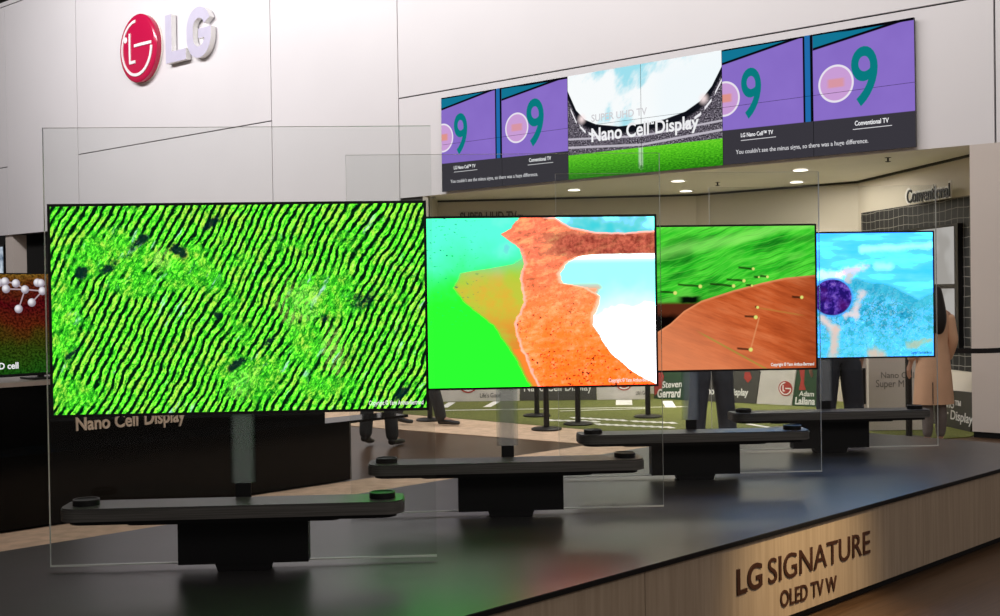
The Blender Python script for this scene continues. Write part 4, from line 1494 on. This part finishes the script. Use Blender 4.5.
bm = text_fit('Display', CL, (144, 424.8), (184.5, 421.2), (143.5, 410.6), .0005, .012, .02); part('raised_lettering', bm, M['gold_letter'], counter)

# television on the counter
TVF = Fr(CT.p(0, 0, -.42), cu, (0, 0, 1), cn)
tx1 = TVF.hit(105, 330)[0]; tz0 = TVF.hit(25, 381.5)[1]; tz1 = TVF.hit(25, 273)[1]
tz0 = max(tz0, .99)
tw = (tz1 - tz0) * 1.75
# its right end hides behind the nearest television; keep the visible end of the picture in place
tx1 = TVF.hit(84, 330)[0]
r = thing('television', 'television on the dark counter showing white molecules over red and green grass', 'television', TVF.p(tx1 - tw / 2, .9655, -.02))
bm = bmesh.new(); box(bm, tx1 - tw, tx1, tz0, tz1, -.04, -.0015, TVF); part('back_panel', bm, M['bezel'], r)
bm = bmesh.new(); box(bm, tx1 - tw + .008, tx1 - .008, tz0 + .02, tz1 - .008, -.001, .0, TVF)
L = bm.loops.layers.uv.verify()
for f in bm.faces:
    for lp in f.loops:
        dd = lp.vert.co - TVF.o
        lp[L].uv = ((dd.dot(TVF.u) - tx1 + tw) / tw, (dd.z - tz0) / (tz1 - tz0))
uvb = []
for px, py in ((-1, 282.7), (5, 281.6), (6.1, 288.9), (15.9, 283.4), (25, 289.5), (37.5, 282.7), (41, 283.2), (42.5, 291), (31.8, 302.5), (18.6, 308.9)):
    a_, b_ = TVF.hit(px, py)
    uvb.append(((a_ - tx1 + tw) / tw, (b_ - tz0) / (tz1 - tz0)))
mm_ = part('screen', bm, screen_molecules(uvb), r)
bm = text_fit('D cell', TVF, (-1, 369.5), (18.5, 368.5), (-1, 363), .0004, .001, .02); part('caption', bm, M['glow_white'], mm_)
for k in (.25, .75):
    bm = bmesh.new(); box(bm, tx1 - tw * k - .1, tx1 - tw * k + .1, .966, .978, -.14, .1, TVF); box(bm, tx1 - tw * k - .02, tx1 - tw * k + .02, .978, tz0, -.035, -.012, TVF); part('stand_foot', bm, M['black_metal'], r)

# ------------------------------------------------------------------ people
def skin_mesh(nodes, edges, root=0, sub=2):
    me = bpy.data.meshes.new('sk')
    me.from_pydata([n[0] for n in nodes], edges, [])
    o = bpy.data.objects.new('sk', me)
    C.objects.link(o)
    md = o.modifiers.new('s', 'SKIN'); md.use_smooth_shade = True
    lay = me.skin_vertices[0].data
    for k, n in enumerate(nodes):
        r = n[1]
        lay[k].radius = r if isinstance(r, tuple) else (r, r)
        lay[k].use_root = (k == root)
    sb = o.modifiers.new('u', 'SUBSURF'); sb.levels = sub; sb.render_levels = sub
    dg = bpy.context.evaluated_depsgraph_get(); dg.update()
    res = bpy.data.meshes.new_from_object(o.evaluated_get(dg))
    bpy.data.objects.remove(o); bpy.data.meshes.remove(me)
    bm = bmesh.new(); bm.from_mesh(res); bpy.data.meshes.remove(res)
    return bm


def ball(bm, c, r, seg=16):
    mt = Matrix.Translation(c) @ Matrix.Diagonal((*r, 1))
    bmesh.ops.create_uvsphere(bm, u_segments=seg, v_segments=seg // 2 + 2, radius=1, matrix=mt)


def person(label, loc, yaw, H=1.75, stance=.10, stride=0.0, leg_w=1.0, trousers='navy', top='black_coat', coat_len=0, long_hair=False, bare=False, wide=1.0):
    k = H / 1.75
    r = thing('person', label, 'person', loc, yaw)
    P = lambda x, y, z: V3((x * k, y * k, z * k))
    hip = .92
    legs = {}
    for sx in (-1, 1):
        a = stride * sx
        sp = stance
        hipp = P(sx * .085, 0, hip)
        kn = P(sx * (.085 + (sp - .085) * .5), sin(a) * .44 + abs(sin(a)) * .03, .49 + (1 - cos(a)) * .2)
        back = a < 0
        an = P(sx * sp, sin(a) * .80 - (.0 if not back else .02), .085 + (.03 if back else 0))
        toe = an + P(sx * .02, .15, -.055 + (-.025 if back else 0))
        heel = an + P(0, -.05, -.05 + (.01 if back else 0))
        legs[sx] = (hipp, kn, an, toe, heel)
    arms = {}
    for sx in (-1, 1):
        sh = P(sx * .175 * wide, -.005, 1.42)
        el = P(sx * .225 * wide, -.03, 1.13)
        wr = P(sx * .215 * wide, .09, .89)
        arms[sx] = (sh, el, wr)
    # body: one continuous skin
    nodes = [(P(0, 0, .95), (.125 * k, .095 * k)), (P(0, 0, 1.1), (.115 * k, .085 * k)), (P(0, .0, 1.28), (.135 * k, .095 * k)), (P(0, -.005, 1.42), (.1 * k, .075 * k)),
             (P(0, -.005, 1.5), .05 * k), (P(0, .018, 1.57), (.058 * k, .068 * k)), (P(0, .012, 1.65), (.073 * k, .09 * k)), (P(0, 0, 1.72), (.05 * k, .062 * k))]
    edges = [(i, i + 1) for i in range(7)]
    for sx in (-1, 1):
        hp, kn, an, toe, heel = legs[sx]
        i = len(nodes)
        nodes += [(hp, .078 * k), ((hp + kn) / 2, .07 * k), (kn, .05 * k), (kn * .6 + an * .4 + P(0, -.015, 0), .049 * k), (an, .034 * k), (toe, (.034 * k, .022 * k))]
        edges += [(0, i)] + [(i + j, i + j + 1) for j in range(5)]
        sh, el, wr = arms[sx]
        i = len(nodes)
        hd = wr + P(0, .03, -.055)
        nodes += [(sh, .05 * k), (el, .038 * k), (wr, .024 * k), (hd, (.034 * k, .016 * k))]
        edges += [(3, i), (i, i + 1), (i + 1, i + 2), (i + 2, i + 3)]
        h = i + 3
        for q_, (oy, ln) in enumerate(((.026, .075), (.009, .088), (-.008, .083), (-.025, .066))):
            b_ = len(nodes)
            st_ = hd + P(0, oy + .006, -.02)
            nodes += [(st_, .0085 * k), (st_ + P(-sx * .006, .008, -ln * .5), .008 * k), (st_ + P(-sx * .018, .012, -ln), .007 * k)]
            edges += [(h, b_), (b_, b_ + 1), (b_ + 1, b_ + 2)]
        b_ = len(nodes)
        nodes += [(hd + P(-sx * .012, .036, .005), .0095 * k), (hd + P(-sx * .024, .056, -.03), .008 * k)]
        edges += [(h, b_), (b_, b_ + 1)]
    bm = skin_mesh(nodes, edges, 0, 1)
    # nose and ears belong to the body
    ball(bm, P(0, .103, 1.605), (.012 * k, .018 * k, .02 * k), 10)
    for sx in (-1, 1):
        ball(bm, P(sx * .078, .0, 1.62), (.01 * k, .02 * k, .032 * k), 10)
    part('body', bm, M['skin'], r, True, True)
    for sx in (-1, 1):
        bm = bmesh.new()
        ball(bm, P(sx * .032, .089, 1.64), (.013 * k, .01 * k, .008 * k), 10)
        part('eye', bm, M['white_print'], r, True, True)
    bm = bmesh.new(); ball(bm, P(0, .084, 1.563), (.024 * k, .012 * k, .006 * k), 10); part('mouth', bm, M['red_print'], r, True, True)
    # hair
    if long_hair:
        nd = [(P(0, -.012, 1.72), (.07 * k, .085 * k)), (P(0, -.04, 1.64), (.088 * k, .085 * k)), (P(0, -.085, 1.5), (.1 * k, .055 * k)), (P(0, -.115, 1.38), (.105 * k, .04 * k)), (P(0, -.12, 1.27), (.08 * k, .028 * k)), (P(0, -.115, 1.2), (.04 * k, .014 * k))]
    else:
        nd = [(P(0, .02, 1.735), (.055 * k, .06 * k)), (P(0, -.03, 1.70), (.075 * k, .075 * k)), (P(0, -.045, 1.63), (.07 * k, .055 * k)), (P(0, -.04, 1.57), (.05 * k, .03 * k))]
    bm = skin_mesh(nd, [(i, i + 1) for i in range(len(nd) - 1)], 0, 2)
    part('hair', bm, M['hair'], r, True, True)
    # legwear
    nodes = [(P(0, 0, .97), (.14 * k, .11 * k)), (P(0, 0, 1.05), (.128 * k, .1 * k))]
    edges = [(0, 1)]
    lw = leg_w
    for sx in (-1, 1):
        hp, kn, an, toe, heel = legs[sx]
        i = len(nodes)
        if bare:
            nodes += [(hp, .083 * k), ((hp + kn) / 2, .074 * k), (kn, .064 * k), (kn * .6 + an * .4 + P(0, -.015, 0), .066 * k), (an + P(0, 0, .02), .05 * k)]
        else:
            nodes += [(hp, .095 * k * lw), ((hp + kn) / 2, .092 * k * lw), (kn, .08 * k * lw), (kn * .5 + an * .5, .078 * k * lw), (an + P(0, 0, -.045), .074 * k * lw)]
        edges += [(0, i)] + [(i + j, i + j + 1) for j in range(4)]
    bm = skin_mesh(nodes, edges, 0, 2)
    part('tights' if bare else 'trousers', bm, M[trousers], r, True, True)
    # top
    if coat_len:
        cb = bmesh.new()
        prof = [(1.515, .06, .058), (1.49, .085, .07), (1.455, .155, .09), (1.40, .185, .105), (1.3, .18, .115), (1.12, .165, .11), (.96, .185, .125), (.75, .205, .14), (coat_len + .08, .222, .15), (coat_len, .226, .152), (coat_len + .006, .212, .14)]
        rings_ = []
        for j, (z_, a_, b_) in enumerate(prof):
            wv = .012 * max(0, (1.1 - z_))
            rings_.append([cb.verts.new(P(a_ * wide * cos(q_ * pi / 20) * (1 + wv * sin(q_ * 1.9)), b_ * sin(q_ * pi / 20) * (1 + wv * 2 * sin(q_ * 1.9)), z_)) for q_ in range(40)])
        for R0, R1 in zip(rings_, rings_[1:]):
            for q_ in range(40):
                cb.faces.new((R0[q_], R0[(q_ + 1) % 40], R1[(q_ + 1) % 40], R1[q_]))
        part('coat', cb, M[top], r, True, True)
        cb = bmesh.new(); box(cb, -.004, .004, coat_len * k + .01, (coat_len + .24) * k, .0, .003, Fr(P(-.095, -.142, 0), (1, .25, 0), (0, 0, 1), (.25, -1, 0))); part('coat_slit', cb, M['shoe'], r, local=True)
        for sx in (-1, 1):
            sh, el, wr = arms[sx]
            part('sleeve', skin_mesh([(sh, .072 * k), ((sh + el) / 2, .066 * k), (el, .06 * k), (wr + P(0, -.01, .03), .05 * k)], [(0, 1), (1, 2), (2, 3)], 0, 2), M[top], r, True, True)
        TOPDONE = True
    else:
        TOPDONE = False
    nodes = [(P(0, 0, .96), (.165 * k * wide, .125 * k)), (P(0, 0, 1.12), (.15 * k * wide, .115 * k)), (P(0, 0, 1.3), (.165 * k * wide, .12 * k)), (P(0, -.005, 1.43), (.12 * k, .09 * k)), (P(0, -.008, 1.495), (.07 * k, .065 * k))]
    edges = [(i, i + 1) for i in range(4)]
    for sx in (-1, 1):
        sh, el, wr = arms[sx]
        i = len(nodes)
        nodes += [(sh, .07 * k), (el, .058 * k), (wr + P(0, -.01, .03), .045 * k)]
        edges += [(3, i), (i, i + 1), (i + 1, i + 2)]
    if not TOPDONE:
        part('jacket', skin_mesh(nodes, edges, 1, 2), M[top], r, True, True)
    # shoes
    for sx in (-1, 1):
        hp, kn, an, toe, heel = legs[sx]
        nd = [(heel + P(0, -.005, .012), (.04 * k, .036 * k)), (an + P(0, .03, -.035), (.043 * k, .04 * k)), (toe + P(0, -.01, .004), (.047 * k, .028 * k)), (toe + P(0, .06, .0), (.038 * k, .022 * k))]
        bm = skin_mesh(nd, [(0, 1), (1, 2), (2, 3)], 0, 2)
        part('shoe', bm, M['shoe'], r, True, True)
    return r


w = at_y(933, 350, 11.3)
person('woman with long dark hair in a peach knee-length coat, back turned, by the netted wall', (w.x, 11.3, 0.003), radians(12), 1.56, .075, .0, 1, 'tights', 'peach', .47, True, True, wide=.98)
c = at_z(379.5, 446.5, 0)
person('person in dark trousers standing on the dark floor past the end of the black counter', (c.x, c.y, .003), radians(-18), 1.76, .13, .04, .92, 'charcoal', 'grey_coat')
c = at_z(419.5, 426, 0)
person('person in dark trousers in mid-stride on the beige carpet strip', (c.x, c.y, .009), radians(-92), 1.76, .06, .34, .95, 'charcoal', 'black_coat')
c = at_y(712, 430, 11.2)
person('person in dark jeans standing behind the green hillside television', (c.x, 11.2, .009), radians(10), 1.8, .165, .0, 1.15, 'jeans', 'grey_coat')
c = at_y(840, 405, 10.3)
person('person in black trousers standing behind the cyan water television', (c.x, 10.3, .007), radians(0), 1.78, .15, .0, 1.1, 'navy', 'black_coat')

# ------------------------------------------------------------------ light
wd = bpy.data.worlds.new('hall'); sc.world = wd; wd.use_nodes = True
bg = wd.node_tree.nodes['Background']; bg.inputs[0].default_value = (1, .93, .88, 1); bg.inputs[1].default_value = .15


def area(name, loc, target, sx, sy, power, col=(1, 1, 1), spread=180):
    ld = bpy.data.lights.new(name, 'AREA'); ld.shape = 'RECTANGLE'; ld.size = sx; ld.size_y = sy; ld.energy = power; ld.color = col
    ld.spread = radians(spread)
    o = bpy.data.objects.new(name, ld); C.objects.link(o)
    o.location = loc
    o.rotation_euler = (V3(target) - V3(loc)).to_track_quat('-Z', 'Y').to_euler()
    return o


def spot(name, loc, target, power, size, blend=.6, col=(1, 1, 1), soft=.2):
    ld = bpy.data.lights.new(name, 'SPOT'); ld.energy = power; ld.spot_size = radians(size); ld.spot_blend = blend; ld.color = col; ld.shadow_soft_size = soft
    o = bpy.data.objects.new(name, ld); C.objects.link(o)
    o.location = loc
    o.rotation_euler = (V3(target) - V3(loc)).to_track_quat('-Z', 'Y').to_euler()
    return o


# lighting rig that washes the white wall from above
lw_ = WALL.p(-12, 5.5, 0)
area('rig_wash', WALL.p(-13.5, 9.0, 6.5), WALL.p(-13.2, 5.8, 0), 10, 1, 1080, (1, .97, .98))
area('rig_wash', WALL.p(-2, 9.0, 5), WALL.p(-3, 4.4, 0), 9, 1, 520, (1, .965, .955))
# general hall light from above, plus an added fill brightening the platform front
area('hall_light', (2, 4, 9.1), (2, 6, 0), 10, 8, 200, (1, .93, .85))
area('hall_light', (6, -4, 8.5), (3.5, 6, 0), 6, 4, 420, (1, .92, .84))
# warm lamp on the platform's lettering
tq = FACE.p(fs(805, 560), .22, 0)
spot('sign_lamp', tq + V3((1.0, -1.2, 2.2)), tq, 420, 32, 1.0, (1, .76, .42), .1)
# booth light
area('booth_light', (2.6, 15.0, SOF - .05), (2.6, 15.0, 0), 4.0, 1.6, 85, (1, .93, .82))

sc.view_settings.view_transform = 'Standard'
sc.view_settings.look = 'None'
sc.view_settings.exposure = 0
sc.view_settings.gamma = 1
sc.view_settings.use_curve_mapping = False
sc.cycles.use_denoising = True
sc.cycles.max_bounces = 10
sc.cycles.transparent_max_bounces = 24
sc.cycles.sample_clamp_indirect = 6
